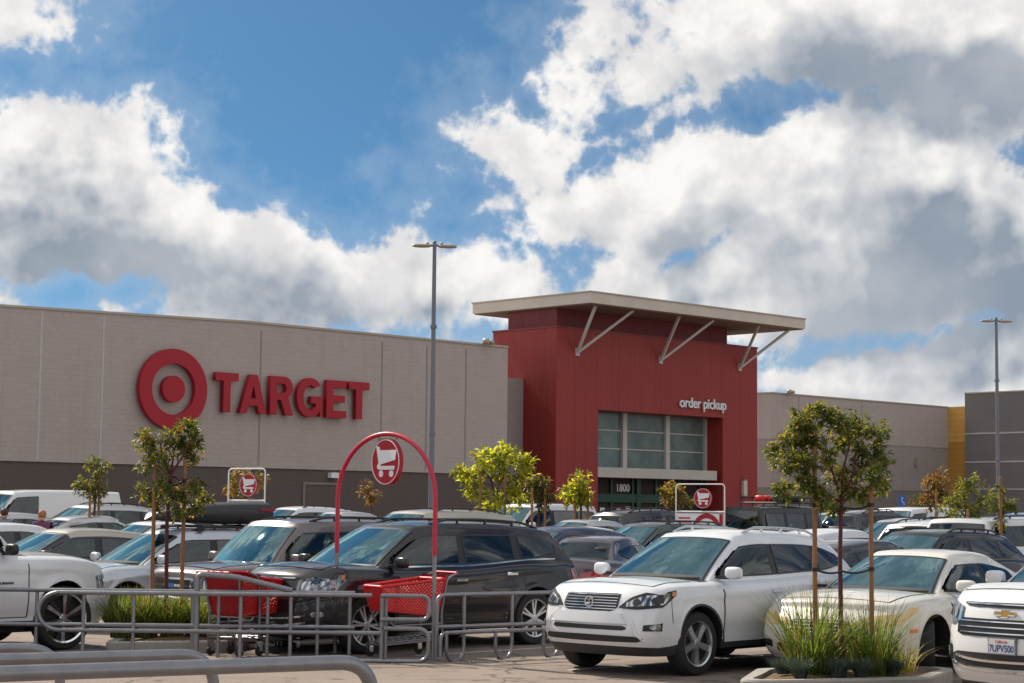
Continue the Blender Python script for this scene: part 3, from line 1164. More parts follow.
BANKS = [bank(60, 215, 190, 105, -6), bank(130, 182, 70, 54, -20), bank(225, 258, 165, 74, -16), bank(430, 285, 150, 56, -4), bank(60, 130, 100, 46, 0),
         bank(585, 282, 66, 34, 0), bank(270, 310, 190, 24, 0, .8), bank(8, 4, 58, 24, 0), bank(915, 38, 310, 92, -5), bank(712, 36, 76, 66, 10),
         bank(880, 245, 300, 140, -14), bank(640, 190, 170, 66, -24), bank(550, 150, 80, 40, -20), bank(960, 355, 230, 70, 0), bank(598, 74, 34, 20, 0, .7),
         bank(485, 192, 50, 22, -8, .8), bank(850, 385, 170, 46, -6)]
HOLES = [bank(700, 116, 110, 10, 4), bank(672, 262, 44, 11, 30), bank(880, 345, 70, 10, 14), bank(48, 287, 76, 14, 0), bank(262, 66, 90, 60, -10)]


def make_field(name, detail, puffs):
    g = bpy.data.node_groups.new(name, 'ShaderNodeTree')
    g.interface.new_socket('Vector', in_out='INPUT', socket_type='NodeSocketVector')
    g.interface.new_socket('Density', in_out='OUTPUT', socket_type='NodeSocketFloat')
    w = NW(g)
    gi, go = w.new('NodeGroupInput'), w.new('NodeGroupOutput')
    d_in = gi.outputs[0]
    sep = w.new('ShaderNodeSeparateXYZ')
    w.put(sep.inputs[0], d_in)
    ay = w.m('MAXIMUM', w.m('ABSOLUTE', sep.outputs['Y']), .06)
    U = w.m('DIVIDE', sep.outputs['X'], ay)
    V = w.m('DIVIDE', sep.outputs['Z'], ay)
    cmb = w.new('ShaderNodeCombineXYZ')
    w.put(cmb.inputs[0], U)
    w.put(cmb.inputs[1], V)
    wn = w.noise(d_in, 10.0, 2, .5, 'Color')
    wv = w.vm('MULTIPLY', w.vm('SUBTRACT', wn, (.5, .5, .5)), (.07, .07, 0))
    P = w.vm('ADD', cmb.outputs[0], wv)

    def ell(b):
        u0, v0, rx, ry, t, wt = b
        mp = w.new('ShaderNodeMapping')
        mp.vector_type = 'TEXTURE'
        w.put(mp.inputs['Vector'], P)
        mp.inputs['Location'].default_value = (u0, v0, 0)
        mp.inputs['Rotation'].default_value = (0, 0, t)
        mp.inputs['Scale'].default_value = (rx, ry, 1)
        n = w.new('ShaderNodeVectorMath')
        n.operation = 'LENGTH'
        w.put(n.inputs[0], mp.outputs[0])
        return w.m('MULTIPLY_ADD', n.outputs['Value'], -min(rx, ry) * wt, min(rx, ry) * wt)

    acc = None
    for b_ in BANKS:
        e_ = ell(b_)
        acc = e_ if acc is None else w.m('MAXIMUM', acc, e_)
    for b_ in HOLES:
        acc = w.m('SMOOTH_MIN', acc, w.m('MULTIPLY', ell(b_), -1.6), .008)
    # scattered clouds over the rest of the sky
    low_n = w.noise(w.vm('MULTIPLY', d_in, (1, 1, 1.6)), 2.3, 2, .5)
    rest = w.m('MULTIPLY', w.m('SUBTRACT', low_n, .44), .40)
    side = w.smooth(w.m('MAXIMUM', w.m('ABSOLUTE', U), w.m('MULTIPLY', V, 1.05)), .30, .42)
    acc = w.m('ADD', w.m('MULTIPLY', acc, w.m('SUBTRACT', 1.0, side)), w.m('MULTIPLY', rest, side))
    fb = w.noise(d_in, 20.0, detail, .61)
    dens = w.m('ADD', acc, w.m('MULTIPLY_ADD', fb, .078, -.0375))
    if puffs:
        # cauliflower bumps: folded noise
        f2 = w.noise(d_in, 46.0, 3, .5)
        bump = w.m('ABSOLUTE', w.m('SUBTRACT', f2, .5))
        dens = w.m('MULTIPLY_ADD', bump, -.050, w.m('ADD', dens, .004))
    w.put(go.inputs[0], dens)
    return g


g_fine, g_soft = make_field('cloud field', 7, True), make_field('soft cloud field', 3, False)

world = bpy.data.worlds.new('World')
scene.world = world
world.use_nodes = True
nt = world.node_tree
w = NW(nt)
bg = nt.nodes['Background']
tc = w.new('ShaderNodeTexCoord')
DIR = w.vm('NORMALIZE', tc.outputs['Generated'])
sky = w.new('ShaderNodeTexSky')
sky.sky_type = 'NISHITA'
sky.sun_disc = False
sky.sun_elevation = SUN_EL
sky.sun_rotation = SUN_AZ
sky.air_density = 1.0
sky.dust_density = .6
sky.ozone_density = 2.5
# look a little higher into the sky model than the eye does: clear, deep blue winter air
lift = w.new('ShaderNodeSeparateXYZ')
w.put(lift.inputs[0], DIR)
cz = w.new('ShaderNodeCombineXYZ')
w.put(cz.inputs[0], lift.outputs['X'])
w.put(cz.inputs[1], lift.outputs['Y'])
w.put(cz.inputs[2], w.m('ADD', w.m('MULTIPLY', lift.outputs['Z'], 1.9), .10))
if 'Vector' in sky.inputs:
    w.put(sky.inputs['Vector'], w.vm('NORMALIZE', cz.outputs[0]))
blue = w.vm('MULTIPLY', sky.outputs[0], (.40, .69, .79))


def field(v, g):
    n = w.new('ShaderNodeGroup')
    n.node_tree = g
    w.put(n.inputs[0], v)
    return n.outputs[0]


TO_SUN = Vector((-.62, .25, .74))
d1 = field(DIR, g_fine)
d2 = field(w.vm('ADD', DIR, tuple(TO_SUN * .016)), g_soft)
d3 = field(w.vm('ADD', DIR, tuple(TO_SUN * .048)), g_soft)
alpha = w.smooth(d1, -.003, .009)
veil = w.m('MULTIPLY', w.smooth(d1, -.026, .002), .22)
thick = w.m('ADD', w.m('MULTIPLY', w.m('MAXIMUM', d2, 0), .55), w.m('MULTIPLY', w.m('MAXIMUM', d3, 0), .9))
mott = w.noise(DIR, 24.0, 5, .62)
shade = w.smooth(w.m('MULTIPLY', thick, w.m('MULTIPLY_ADD', mott, 1.0, .5)), .000, .052)
relief = w.m('MULTIPLY', w.m('SUBTRACT', d2, d1), 7.0)
# billows inside the banks: lit on the side towards the sun
bA = w.m('ABSOLUTE', w.m('SUBTRACT', w.noise(DIR, 15.0, 5, .5), .5))
bB = w.m('ABSOLUTE', w.m('SUBTRACT', w.noise(w.vm('ADD', DIR, tuple(TO_SUN * .010)), 15.0, 5, .5), .5))
shade = w.m('MULTIPLY_ADD', w.m('SUBTRACT', bA, bB), 2.6, shade)
shade = w.m('ADD', shade, relief, clamp=True)
CB = 8.8    # radiance of sunlit cloud in units of the background strength
white = w.mix(w.smooth(mott, .35, .62), (.76 * CB, .75 * CB, .75 * CB, 1), (.95 * CB, .93 * CB, .90 * CB, 1))
g_n = w.noise(DIR, 9.0, 4, .55)
grey = w.mix(w.smooth(g_n, .36, .66), (.265 * CB, .320 * CB, .395 * CB, 1), (.44 * CB, .475 * CB, .525 * CB, 1))
# unseen clouds behind the camera, brightened to lift light on surfaces facing it
back = w.smooth(lift.outputs['Y'], -.25, .35, 1.0, 0.0)
shade = w.m('MULTIPLY', shade, w.m('MULTIPLY_ADD', back, -.75, 1.0))
cl = w.vm('SCALE', w.mix(shade, white, grey), scale=w.m('MULTIPLY_ADD', back, .20, 1.0))
# thin cloud lets the blue through; low air is paler
air = w.smooth(lift.outputs['Z'], .0, .16, 0.62, 0.0)
base = w.mix(air, blue, (.36 * CB, .50 * CB, .62 * CB, 1))
colr = w.mix(alpha, w.mix(veil, base, (.60 * CB, .68 * CB, .76 * CB, 1)), cl)
w.put(bg.inputs['Color'], colr)
bg.inputs['Strength'].default_value = SKY_STRENGTH
world.cycles.sampling_method = 'MANUAL'
world.cycles.sample_map_resolution = 512

sl = bpy.data.lights.new('sun', 'SUN')
sl.energy = 4.9
sl.angle = R(.53)
sl.color = (1.0, .90, .76)
so = bpy.data.objects.new('sun', sl)
COL.objects.link(so)
sd = Vector((math.cos(SUN_EL) * math.sin(SUN_AZ), math.cos(SUN_EL) * math.cos(SUN_AZ), math.sin(SUN_EL)))
so.rotation_euler = sd.to_track_quat('Z', 'Y').to_euler()
so.location = (-40, 60, 60)

# ------------------------------------------------------------------ ground
m, nt_, b = nodes('worn asphalt')
q = NW(nt_)
tcn = q.new('ShaderNodeTexCoord').outputs['Object']
n1 = q.noise(tcn, .35, 5, .6)
n2 = q.noise(tcn, 90.0, 3, .6)
n3 = q.noise(tcn, 2.2, 6, .65)
c1 = q.mix(q.smooth(n1, .35, .65), (.165, .126, .104, 1), (.222, .172, .143, 1))
c2 = q.mix(q.smooth(n2, .35, .7), c1, (.29, .235, .195, 1))
n4 = q.noise(q.vm('MULTIPLY', tcn, (.5, 2.6, 1)), .9, 6, .7)
c2 = q.mix(q.smooth(n4, .52, .68, 0, .55), c2, (.10, .082, .072, 1))  # dark streaks: tyre marks, and shadow bands put into the ground colour
c3 = q.mix(q.smooth(n3, .57, .66, 0, .8), c2, (.055, .048, .044, 1))
vr = q.new('ShaderNodeTexVoronoi')
vr.feature = 'DISTANCE_TO_EDGE'
q.put(vr.inputs['Vector'], q.vm('ADD', tcn, q.vm('SCALE', q.noise(tcn, .8, 4, .6, 'Color'), scale=1.5)))
vr.inputs['Scale'].default_value = .28
crack = q.smooth(vr.outputs['Distance'], .004, .012, 1, 0)
c4 = q.mix(q.m('MULTIPLY', crack, .7), c3, (.035, .032, .03, 1))
q.put(b.inputs['Base Color'], c4)
b.inputs['Roughness'].default_value = .85
bp = q.new('ShaderNodeBump')
bp.inputs['Strength'].default_value = .5
bp.inputs['Distance'].default_value = .01
q.put(bp.inputs['Height'], n2)
q.put(b.inputs['Normal'], bp.outputs[0])
M_ASPHALT = m

gm = MB()
ys = [-40, 0, 10, 20, 28] + [28 + 30 * i / 12 for i in range(1, 13)] + [90, 150, 300, 800, 3000]
xs = [-1800, -400, -100, -40, 0, 40, 100, 400, 1800]
gm.add([(x, y, rise(y)) for y in ys for x in xs],
       [(j * 9 + i, j * 9 + i + 1, (j + 1) * 9 + i + 1, (j + 1) * 9 + i) for j in range(len(ys) - 1) for i in range(8)])
tag(gm.build('ground', M_ASPHALT), kind='structure')


def ground_pt(px, py, z=0.0):
    v = C3 @ Vector(((px - 512) / FPX, -(py - 341.5) / FPX, -1))
    return Vector((0, 0, CAM_H)) + v * ((z - CAM_H) / v.z)


M_LINE = plain('worn white paint', (.55, .54, .50), .7, var=.35, scale=14)
DR = Vector((.713, .701, 0))          # along the store front and the parking stalls
DL = Vector((-.701, .713, 0))         # away from the viewer, across the stalls
lm = MB()
o0 = Vector((2.62, 20.6, 0))
for i in range(-1, 6):
    a = o0 + DL * (2.75 * i)
    b_ = a + DR * 5.0
    s_ = DL * .05
    z = Vector((0, 0, .004))
    lm.add([a - s_ + z, a + s_ + z, b_ + s_ + z, b_ - s_ + z], [(0, 1, 2, 3)])
tag(lm.build('stall_markings', M_LINE, smooth=False), kind='structure')


# ------------------------------------------------------------------ wall materials
def wall_mat(name, color, brick=True, joint=.90):
    m, nt_, b = nodes(name)
    q = NW(nt_)
    t = q.new('ShaderNodeTexCoord').outputs['Object']
    mp = q.new('ShaderNodeMapping')
    q.put(mp.inputs['Vector'], t)
    mp.inputs['Rotation'].default_value = (R(90), 0, 0)
    br = q.new('ShaderNodeTexBrick')
    q.put(br.inputs['Vector'], mp.outputs[0])
    br.inputs['Scale'].default_value = 1.0
    br.inputs['Brick Width'].default_value = .4
    br.inputs['Row Height'].default_value = .2
    br.inputs['Mortar Size'].default_value = .012
    c = color
    br.inputs['Color1'].default_value = (c[0] * .97, c[1] * .97, c[2] * .97, 1)
    br.inputs['Color2'].default_value = (c[0] * 1.03, c[1] * 1.03, c[2] * 1.03, 1)
    br.inputs['Mortar'].default_value = (c[0] * joint, c[1] * joint, c[2] * joint, 1)
    n1 = q.noise(t, .5, 6, .65)
    streak = q.new('ShaderNodeMapping')
    q.put(streak.inputs['Vector'], t)
    streak.inputs['Scale'].default_value = (2.2, 2.2, .12)
    n2 = q.noise(streak.outputs[0], 1.0, 5, .6)
    n3 = q.noise(t, 24.0, 3, .6)
    dirt = q.m('MULTIPLY', q.smooth(n2, .50, .75), .20)
    c1 = q.mix(dirt, br.outputs['Color'], (c[0] * .62, c[1] * .60, c[2] * .58, 1))
    c2 = q.mix(q.smooth(n1, .3, .7, 0, .16), c1, (min(1, c[0] * 1.25), min(1, c[1] * 1.22), min(1, c[2] * 1.2), 1))
    c3 = q.mix(q.smooth(n3, .60, .72, 0, .22), c2, (c[0] * .6, c[1] * .6, c[2] * .6, 1))
    q.put(b.inputs['Base Color'], c3)
    b.inputs['Roughness'].default_value = .88
    bp = q.new('ShaderNodeBump')
    bp.inputs['Strength'].default_value = .35
    bp.inputs['Distance'].default_value = .02
    q.put(bp.inputs['Height'], q.m('ADD', q.m('MULTIPLY', br.outputs['Fac'], -.7), q.m('MULTIPLY', n3, .5)))
    q.put(b.inputs['Normal'], bp.outputs[0])
    return m


def ribbed_mat(name, color):
    """painted metal cladding with narrow upright ribs"""
    m, nt_, b = nodes(name)
    q = NW(nt_)
    t = q.new('ShaderNodeTexCoord').outputs['Object']
    sx = q.new('ShaderNodeSeparateXYZ')
    q.put(sx.inputs[0], t)
    xy = q.m('ADD', sx.outputs['X'], sx.outputs['Y'])
    rib = q.m('PINGPONG', q.m('MULTIPLY', xy, 1.0), .2)
    groove = q.smooth(rib, .0, .014, 1, 0)
    panel = q.m('PINGPONG', q.m('ADD', xy, .3), .8)
    seam = q.smooth(panel, .0, .02, 1, 0)
    streak = q.new('ShaderNodeMapping')
    q.put(streak.inputs['Vector'], t)
    streak.inputs['Scale'].default_value = (1.6, 1.6, .1)
    n2 = q.noise(streak.outputs[0], 1.0, 5, .6)
    n1 = q.noise(t, .4, 5, .6)
    c = color
    c1 = q.mix(q.smooth(n2, .40, .72, 0, .30), (*c, 1), (c[0] * .72, c[1] * .75, c[2] * .75, 1))
    c2 = q.mix(q.smooth(n1, .35, .7, 0, .22), c1, (c[0] * 1.25, c[1] * 1.4, c[2] * 1.4, 1))
    c3 = q.mix(q.m('MULTIPLY', groove, .20), c2, (c[0] * .5, c[1] * .5, c[2] * .5, 1))
    c4 = q.mix(q.m('MULTIPLY', seam, .32), c3, (c[0] * .35, c[1] * .35, c[2] * .35, 1))
    q.put(b.inputs['Base Color'], c4)
    b.inputs['Roughness'].default_value = .55
    bp = q.new('ShaderNodeBump')
    bp.inputs['Strength'].default_value = .6
    bp.inputs['Distance'].default_value = .02
    q.put(bp.inputs['Height'], q.m('MULTIPLY', q.m('ADD', groove, seam), -1))
    q.put(b.inputs['Normal'], bp.outputs[0])
    return m


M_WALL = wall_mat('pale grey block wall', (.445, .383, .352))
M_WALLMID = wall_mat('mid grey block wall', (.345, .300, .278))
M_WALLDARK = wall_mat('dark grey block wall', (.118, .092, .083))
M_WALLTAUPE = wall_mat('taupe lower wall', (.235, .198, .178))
M_WALLCHAR = wall_mat('charcoal wall', (.190, .172, .163))
M_JOINT = plain('grey joint sealant', (.30, .265, .25), .8, var=.2)
M_JOINTPALE = plain('pale joint sealant', (.50, .47, .48), .8, var=.15)
M_CAP = plain('metal coping', (.42, .37, .29), .5, .3, var=.15)
M_RED = ribbed_mat('red ribbed cladding', (.290, .027, .022))
M_REDSHADE = ribbed_mat('shade-darkened red cladding', (.145, .010, .012))  # shade under the roof overhang put into a darker copy of the red
M_WHITEPAINT = plain('white painted steel', (.52, .48, .44), .5, var=.1, scale=3, bump=.1)
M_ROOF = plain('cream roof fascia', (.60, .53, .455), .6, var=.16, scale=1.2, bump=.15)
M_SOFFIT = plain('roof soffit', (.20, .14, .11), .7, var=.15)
M_YELLOW = wall_mat('ochre wall', (.66, .36, .09))
M_YELLOWDK = wall_mat('deep ochre wall', (.52, .25, .045))
M_GREEN = plain('dark green door frame', (.007, .062, .036), .4, var=.2)
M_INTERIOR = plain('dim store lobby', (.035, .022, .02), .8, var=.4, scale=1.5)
M_SIGNRED = plain('sign red', (.38, .003, .017), .55, var=.08, scale=4)
M_SIGNSIDE = plain('sign return dark red', (.26, .008, .016), .5, var=.08)
M_SIGNWHITE = plain('sign white', (.80, .80, .82), .45, var=.04)
M_LAMPGLASS = plain('wall lamp diffuser', (.62, .54, .45), .4, var=.1)


def pane_mat():
    m, nt_, b = nodes('frosted grey green glazing')
    q = NW(nt_)
    t = q.new('ShaderNodeTexCoord').outputs['Object']
    n = q.noise(t, .9, 5, .6)
    q.put(b.inputs['Base Color'], q.mix(q.smooth(n, .35, .65), (.10, .15, .140, 1), (.16, .215, .20, 1)))
    b.inputs['Roughness'].default_value = .16
    b.inputs['Specular IOR Level'].default_value = .6
    return m


M_PANE = pane_mat()

# ------------------------------------------------------------------ the store (axes: x along the front, y into the building)
FC = Vector((2.15, 90.0, 0))
FA = R(44.5)


def prism(mb, poly, y0, y1, mi=0):
    n = len(poly)
    mb.add([(x, y0, z) for x, z in poly] + [(x, y1, z) for x, z in poly],
           [tuple(range(n)), tuple(range(2 * n - 1, n - 1, -1))] + [(i, i + n, (i + 1) % n + n, (i + 1) % n) for i in range(n)], mi)


store = empty('store_building', FC, FA, 'long grey block store with a red entrance tower under a flat overhanging cream roof', 'building')
TOPS = [(-75, 9.0), (-29.5, 9.20), (-18.1, 9.47), (-3.28, 9.44)]
BAND = 3.55
p = MB()
prism(p, [(-75, BAND), (-3.28, BAND)] + TOPS[::-1], 0, 40)
p.build('wall', M_WALL, store, smooth=False)
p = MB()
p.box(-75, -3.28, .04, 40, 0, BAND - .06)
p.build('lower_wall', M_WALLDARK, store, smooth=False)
p = MB()
p.box(-75, -3.27, -.03, .3, BAND - .06, BAND + .03)
p.build('string_course', M_WALL, store, smooth=False)
p = MB()
for (x0, z0), (x1, z1) in zip(TOPS, TOPS[1:]):
    prism(p, [(x0, z0 - .02), (x1, z1 - .02), (x1, z1 + .07), (x0, z0 + .07)], -.05, .4)
p.box(-3.30, -3.20, .4, 40, 9.44, 9.53)
p.build('coping', M_CAP, store, smooth=False)
# block joints, as they show on the wall
for x, pale in ((-27.85, 1), (-25.15, 1), (-17.6, 0), (-11.0, 0), (-8.35, 0), (-5.95, 0)):
    p = MB()
    p.box(x - .045, x + .045, -.012, .05, BAND + .03, 9.18)
    p.build('wall_joint', M_JOINTPALE if pale else M_JOINT, store, smooth=False)
p = MB()
p.box(-3.28, 0.0, 2.24, 40, 3.52, 8.25)
p.build('link_wall', M_WALLMID, store, smooth=False)
p = MB()
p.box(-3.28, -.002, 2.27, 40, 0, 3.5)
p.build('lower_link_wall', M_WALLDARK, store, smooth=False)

# entrance tower
T_H = 10.67
p = MB()
prism(p, [(0, 0), (2.96, 0), (2.96, 6.81), (12.58, 6.81), (12.58, 0), (15.5, 0), (15.5, T_H), (0, T_H)], 0, 1.25)
p.box(0, 15.5, 1.25, 4.41, 0, T_H)
tower = p.build('entrance_tower', M_RED, store, smooth=False)
p = MB()
p.box(-.04, 15.54, -.04, 4.45, T_H - .02, T_H + .06)
p.build('tower_coping', plain('red coping', (.21, .022, .024), .5, var=.1), tower, smooth=False)
p = MB()
p.box(.25, 13.25, .25, 3.6, T_H + .06, 11.66)
p.build('clerestory', M_REDSHADE, store, smooth=False)
p = MB()
p.box(-.02, 16.8, -2.23, 5.9, 11.68, 12.19)
rf = p.build('roof', M_ROOF, store, smooth=False)
p = MB()
p.box(-.07, 16.85, -2.28, 5.95, 12.19, 12.25)
p.build('roof_edge', M_CAP, rf, smooth=False)
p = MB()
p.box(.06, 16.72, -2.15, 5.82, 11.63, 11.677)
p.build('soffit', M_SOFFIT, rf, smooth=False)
for t in (1.4, 7.55, 13.95):
    p = MB()
    base = Vector((t, -.06, 9.52))
    for dx, dy in ((-.55, -1.75), (2.2, -1.7)):
        p.tube([base, Vector((t + dx, dy, 11.64))], .085, 4)
    p.box(t - .12, t + .12, -.09, -.002, 9.35, 9.75)
    p.build('roof_bracket', M_WHITEPAINT, store, smooth=False)

# glazing over the doors
bays = [(2.965, 6.00), (6.14, 9.31), (9.45, 12.50)]
wz = [4.02, 4.98, 5.90, 6.80]
for x0, x1 in bays:
    p = MB()
    p.box(x0, x1, 1.20, 1.246, 4.02, 6.80)
    wd = p.build('window', M_PANE, store, smooth=False)
    fr = MB()
    for z in wz[1:3]:
        fr.box(x0, x1, 1.15, 1.198, z - .03, z + .03)
    fr.build('window_bars', M_WHITEPAINT, wd, smooth=False)
for x in (6.07, 9.38):
    p = MB()
    p.box(x - .15, x + .15, 1.02, 1.247, 4.02, 6.805)
    p.build('window_post', M_WHITEPAINT, store, smooth=False)
p = MB()
p.box(12.40, 12.575, 1.05, 1.247, 4.02, 6.805)
p.build('window_post', M_WHITEPAINT, store, smooth=False)
p = MB()
p.box(2.97, 12.25, .12, 1.24, 3.52, 4.01)
p.build('entrance_canopy', M_WHITEPAINT, store, smooth=False)
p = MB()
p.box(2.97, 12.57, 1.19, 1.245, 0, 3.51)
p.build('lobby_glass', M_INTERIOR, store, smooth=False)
ent = MB()
for x in (3.05, 3.75, 5.15, 6.75, 7.15, 8.55, 9.95, 10.35, 12.05, 12.50):
    ent.box(x - .07, x + .07, 1.08, 1.185, 0, 3.5)
ent.box(2.98, 12.56, 1.06, 1.08, 2.30, 2.72)
ent.box(3.6, 3.9, 1.04, 1.06, 0, 3.5)
ent.box(7.0, 7.3, 1.04, 1.06, 0, 3.5)
ent.build('entrance_doors', M_GREEN, store, smooth=False)
num = text_mesh('1800', .52, .01, .008)
mesh_obj('street_number', num, M_SIGNWHITE, store, Matrix.Translation((5.55, 1.17, 2.86)) @ rot_xz())
for x, y_ in ((5.6, 0), (6.3, .3), (4.4, .1)):
    p = MB()
    p.box(x, x + .35, 1.17, 1.186, .9, 2.0 + y_ * .3)
    p.build('lobby_notice', M_SIGNWHITE, store, smooth=False)
p = MB()
p.box(14.15, 14.45, -.16, -.002, 2.75, 3.55)
wl = p.build('wall_lamp', M_LAMPGLASS, store, smooth=False)
p = MB()
p.box(14.12, 14.48, -.17, -.002, 3.552, 3.62)
p.box(14.12, 14.48, -.17, -.002, 2.68, 2.748)
p.build('lamp_housing', M_CHROME, wl, smooth=False)
# service door, floodlight and parapet lamps on the long wall
p = MB()
for a_ in ((-15.25, -15.15, 0, 2.95), (-13.35, -13.25, 0, 2.95), (-15.15, -13.35, 2.85, 2.95)):
    p.box(a_[0], a_[1], -.03, .038, a_[2], a_[3])
p.build('door_frame', M_WALLTAUPE, store, smooth=False)
p = MB()
p.box(-15.15, -13.35, -.0, .036, 0, 2.85)
p.build('service_door', M_WALLDARK, store, smooth=False)
p = MB()
p.box(-13.9, -13.5, -.22, .035, 3.15, 3.38)
p.build('wall_floodlight', M_SIGNWHITE, store, smooth=False)


def flood(mb, x, y, z):
    mb.tube([(x, y, z), (x, y - .25, z + .12)], .03, 6)
    mb.blob((x, y - .32, z + .12), (.17, .17, .14), 0, 12, 8, .8)
    mb.blob((x + .36, y - .30, z + .10), (.15, .15, .12), 0, 12, 8, .8)


p = MB()
flood(p, -4.9, .1, 9.50)
p.build('parapet_floodlight', M_CAP, store)

# set-back wing to the right of the tower
wing = empty('store_wing', FC, FA, 'set-back grey block wing in three horizontal bands right of the red tower', 'building')
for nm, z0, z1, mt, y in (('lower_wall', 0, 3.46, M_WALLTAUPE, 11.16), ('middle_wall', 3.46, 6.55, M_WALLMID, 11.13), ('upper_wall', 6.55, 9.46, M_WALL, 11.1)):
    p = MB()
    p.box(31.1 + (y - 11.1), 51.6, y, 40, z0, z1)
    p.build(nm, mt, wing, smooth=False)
p = MB()
p.box(31.05, 51.6, 11.05, 11.5, 9.44, 9.53)
p.box(31.05, 31.4, 11.5, 40, 9.44, 9.53)
p.build('coping', M_CAP, wing, smooth=False)
p = MB()
p.box(33.98, 34.06, 11.09, 11.2, 6.58, 9.43)
p.box(40.98, 41.06, 11.09, 11.2, 6.58, 9.43)
p.build('wall_joint', M_JOINT, wing, smooth=False)
p = MB()
p.box(47.3, 47.6, 10.85, 11.12, 5.2, 5.75)
p.build('wall_lamp', M_CAP, wing, smooth=False)
p = MB()
flood(p, 32.6, 11.1, 9.5)
p.build('parapet_floodlight', M_CAP, wing)

nb = empty('neighbouring_building', FC, FA, 'charcoal grey building with pale horizontal joints and an ochre corner at the right edge', 'building')
for z0, z1, mt in ((0, 3.6, M_YELLOW), (3.6, 7.0, M_YELLOWDK), (7.0, 9.5, M_YELLOW)):
    p = MB()
    p.box(51.605, 60, 9.66, 14, z0, z1)
    p.build('ochre_wall', mt, nb, smooth=False)
p = MB()
p.box(51.50, 80, -40, 9.655, 0, 10.4)
p.build('wall', M_WALLCHAR, nb, smooth=False)
for z in (3.65, 5.55, 7.55):
    p = MB()
    p.box(51.47, 51.6, -40, 9.65, z - .05, z + .05)
    p.build('wall_joint', M_JOINTPALE, nb, smooth=False)
p = MB()
p.box(51.45, 51.9, -40, 9.657, 10.38, 10.47)
p.build('coping', M_CAP, nb, smooth=False)

# ------------------------------------------------------------------ lettering on the store
bs = empty('bullseye_sign', FC, FA, 'big red ring with a red dot inside, mounted on the pale grey store wall', 'sign')


def ring_pts(r, n=72, cx=0, cz=0):
    return [(cx + r * math.cos(2 * math.pi * i / n), cz + r * math.sin(2 * math.pi * i / n)) for i in range(n)]


bx, bz = -22.08, 6.50
me = curve_mesh([ring_pts(1.60), ring_pts(1.02)], .11)
mesh_obj('ring', me, M_SIGNRED, bs, Matrix.Translation((bx, -.24, bz)) @ rot_xz())
me = curve_mesh([ring_pts(.53)], .11)
mesh_obj('dot', me, M_SIGNRED, bs, Matrix.Translation((bx, -.24, bz)) @ rot_xz())

ws_ = empty('store_lettering', FC, FA, 'red raised capital letters TARGET on the pale wall beside the ring sign', 'sign')


def arc(cx, cz, rx, rz, a0, a1, n=14):
    return [(cx + rx * math.cos(R(a0 + (a1 - a0) * i / n)), cz + rz * math.sin(R(a0 + (a1 - a0) * i / n))) for i in range(n + 1)]


S_ = .34     # stroke
GLY = {
    'T': (1.16, [[(0, 1.6), (0, 1.27), (.40, 1.27), (.40, 0), (.76, 0), (.76, 1.27), (1.16, 1.27), (1.16, 1.6)]]),
    'A': (1.40, [[(0, 0), (.52, 1.6), (.90, 1.6), (1.40, 0), (1.02, 0), (.93, .32), (.47, .32), (.38, 0)], [(.56, .62), (.84, .62), (.70, 1.14)]]),
    'R': (1.26, [[(0, 0), (0, 1.6), (.74, 1.6)] + arc(.74, 1.15, .46, .45, 90, -62, 14)[1:] + [(1.24, 0), (.84, 0), (.58, .62), (.37, .62), (.37, 0)],
                 [(.37, .92), (.37, 1.30), (.70, 1.30)] + arc(.70, 1.11, .16, .19, 90, -90, 10)[1:]]),
    'G': (1.42, [arc(.72, .80, .72, .83, 40, 318, 34) + [(1.25, .02), (1.40, .02), (1.40, .86), (.76, .86), (.76, .56), (1.04, .56), (1.03, .43)] + arc(.72, .80, .36, .52, 310, 50, 26)]),
    'E': (1.12, [[(0, 0), (0, 1.6), (1.08, 1.6), (1.08, 1.29), (.37, 1.29), (.37, .97), (1.02, .97), (1.02, .67), (.37, .67), (.37, .31), (1.11, .31), (1.11, 0)]]),
}
x = -20.08
gaps = {'T': .07, 'A': .17, 'R': .17, 'G': .20, 'E': .13}
total = sum(GLY[c][0] for c in 'TARGET') + .07 + .17 + .17 + .20 + .13
sc = 8.1 / total
for c in 'TARGET':
    wd_, loops = GLY[c]
    me = curve_mesh([[(px_ * sc, pz_) for px_, pz_ in lp] for lp in loops], .11)
    mesh_obj('letter', me, M_SIGNRED, ws_, Matrix.Translation((x, -.24, 5.70)) @ rot_xz())
    x += (wd_ + gaps[c]) * sc
op = empty('pickup_lettering', FC, FA, 'small white lower-case words order pickup on the red tower', 'sign')
me = text_mesh('order pickup', .74, .04, .010, .97)
xs_ = [v.co.x for v in me.vertices]
k_ = 3.75 / (max(xs_) - min(xs_))
mesh_obj('lettering', me, M_SIGNWHITE, op, Matrix.Translation((8.97, -.09, 7.22)) @ rot_xz() @ Matrix.Diagonal((k_, k_, 1, 1)))
# ------------------------------------------------------------------ street furniture
M_GALV = plain('galvanised steel', (.25, .25, .27), .38, .75, var=.22, scale=9, bump=.12, bscale=40)
M_GALVDARK = plain('dull galvanised steel', (.24, .24, .26), .5, .7, var=.25, scale=9)
M_REDTUBE = plain('red painted tube', (.50, .018, .05), .38, var=.15, scale=5)
M_CARTRED = plain('red cart plastic', (.58, .012, .016), .35, var=.10, scale=5)
M_CARTDARK = plain('deep red cart plastic', (.36, .008, .014), .4, var=.1)
M_POLE = plain('grey painted pole', (.17, .18, .21), .5, .3, var=.1)
M_LAMPTOP = plain('luminaire shell', (.36, .30, .22), .5, .3, var=.15)
M_KERB = plain('concrete kerb', (.34, .32, .29), .85, var=.25, scale=5, bump=.3)
M_MULCH = plain('dry bark mulch', (.16, .10, .055), .95, var=.5, scale=30, bump=.8)
M_BLUE = plain('blue sign face', (.02, .11, .42), .4, var=.05)


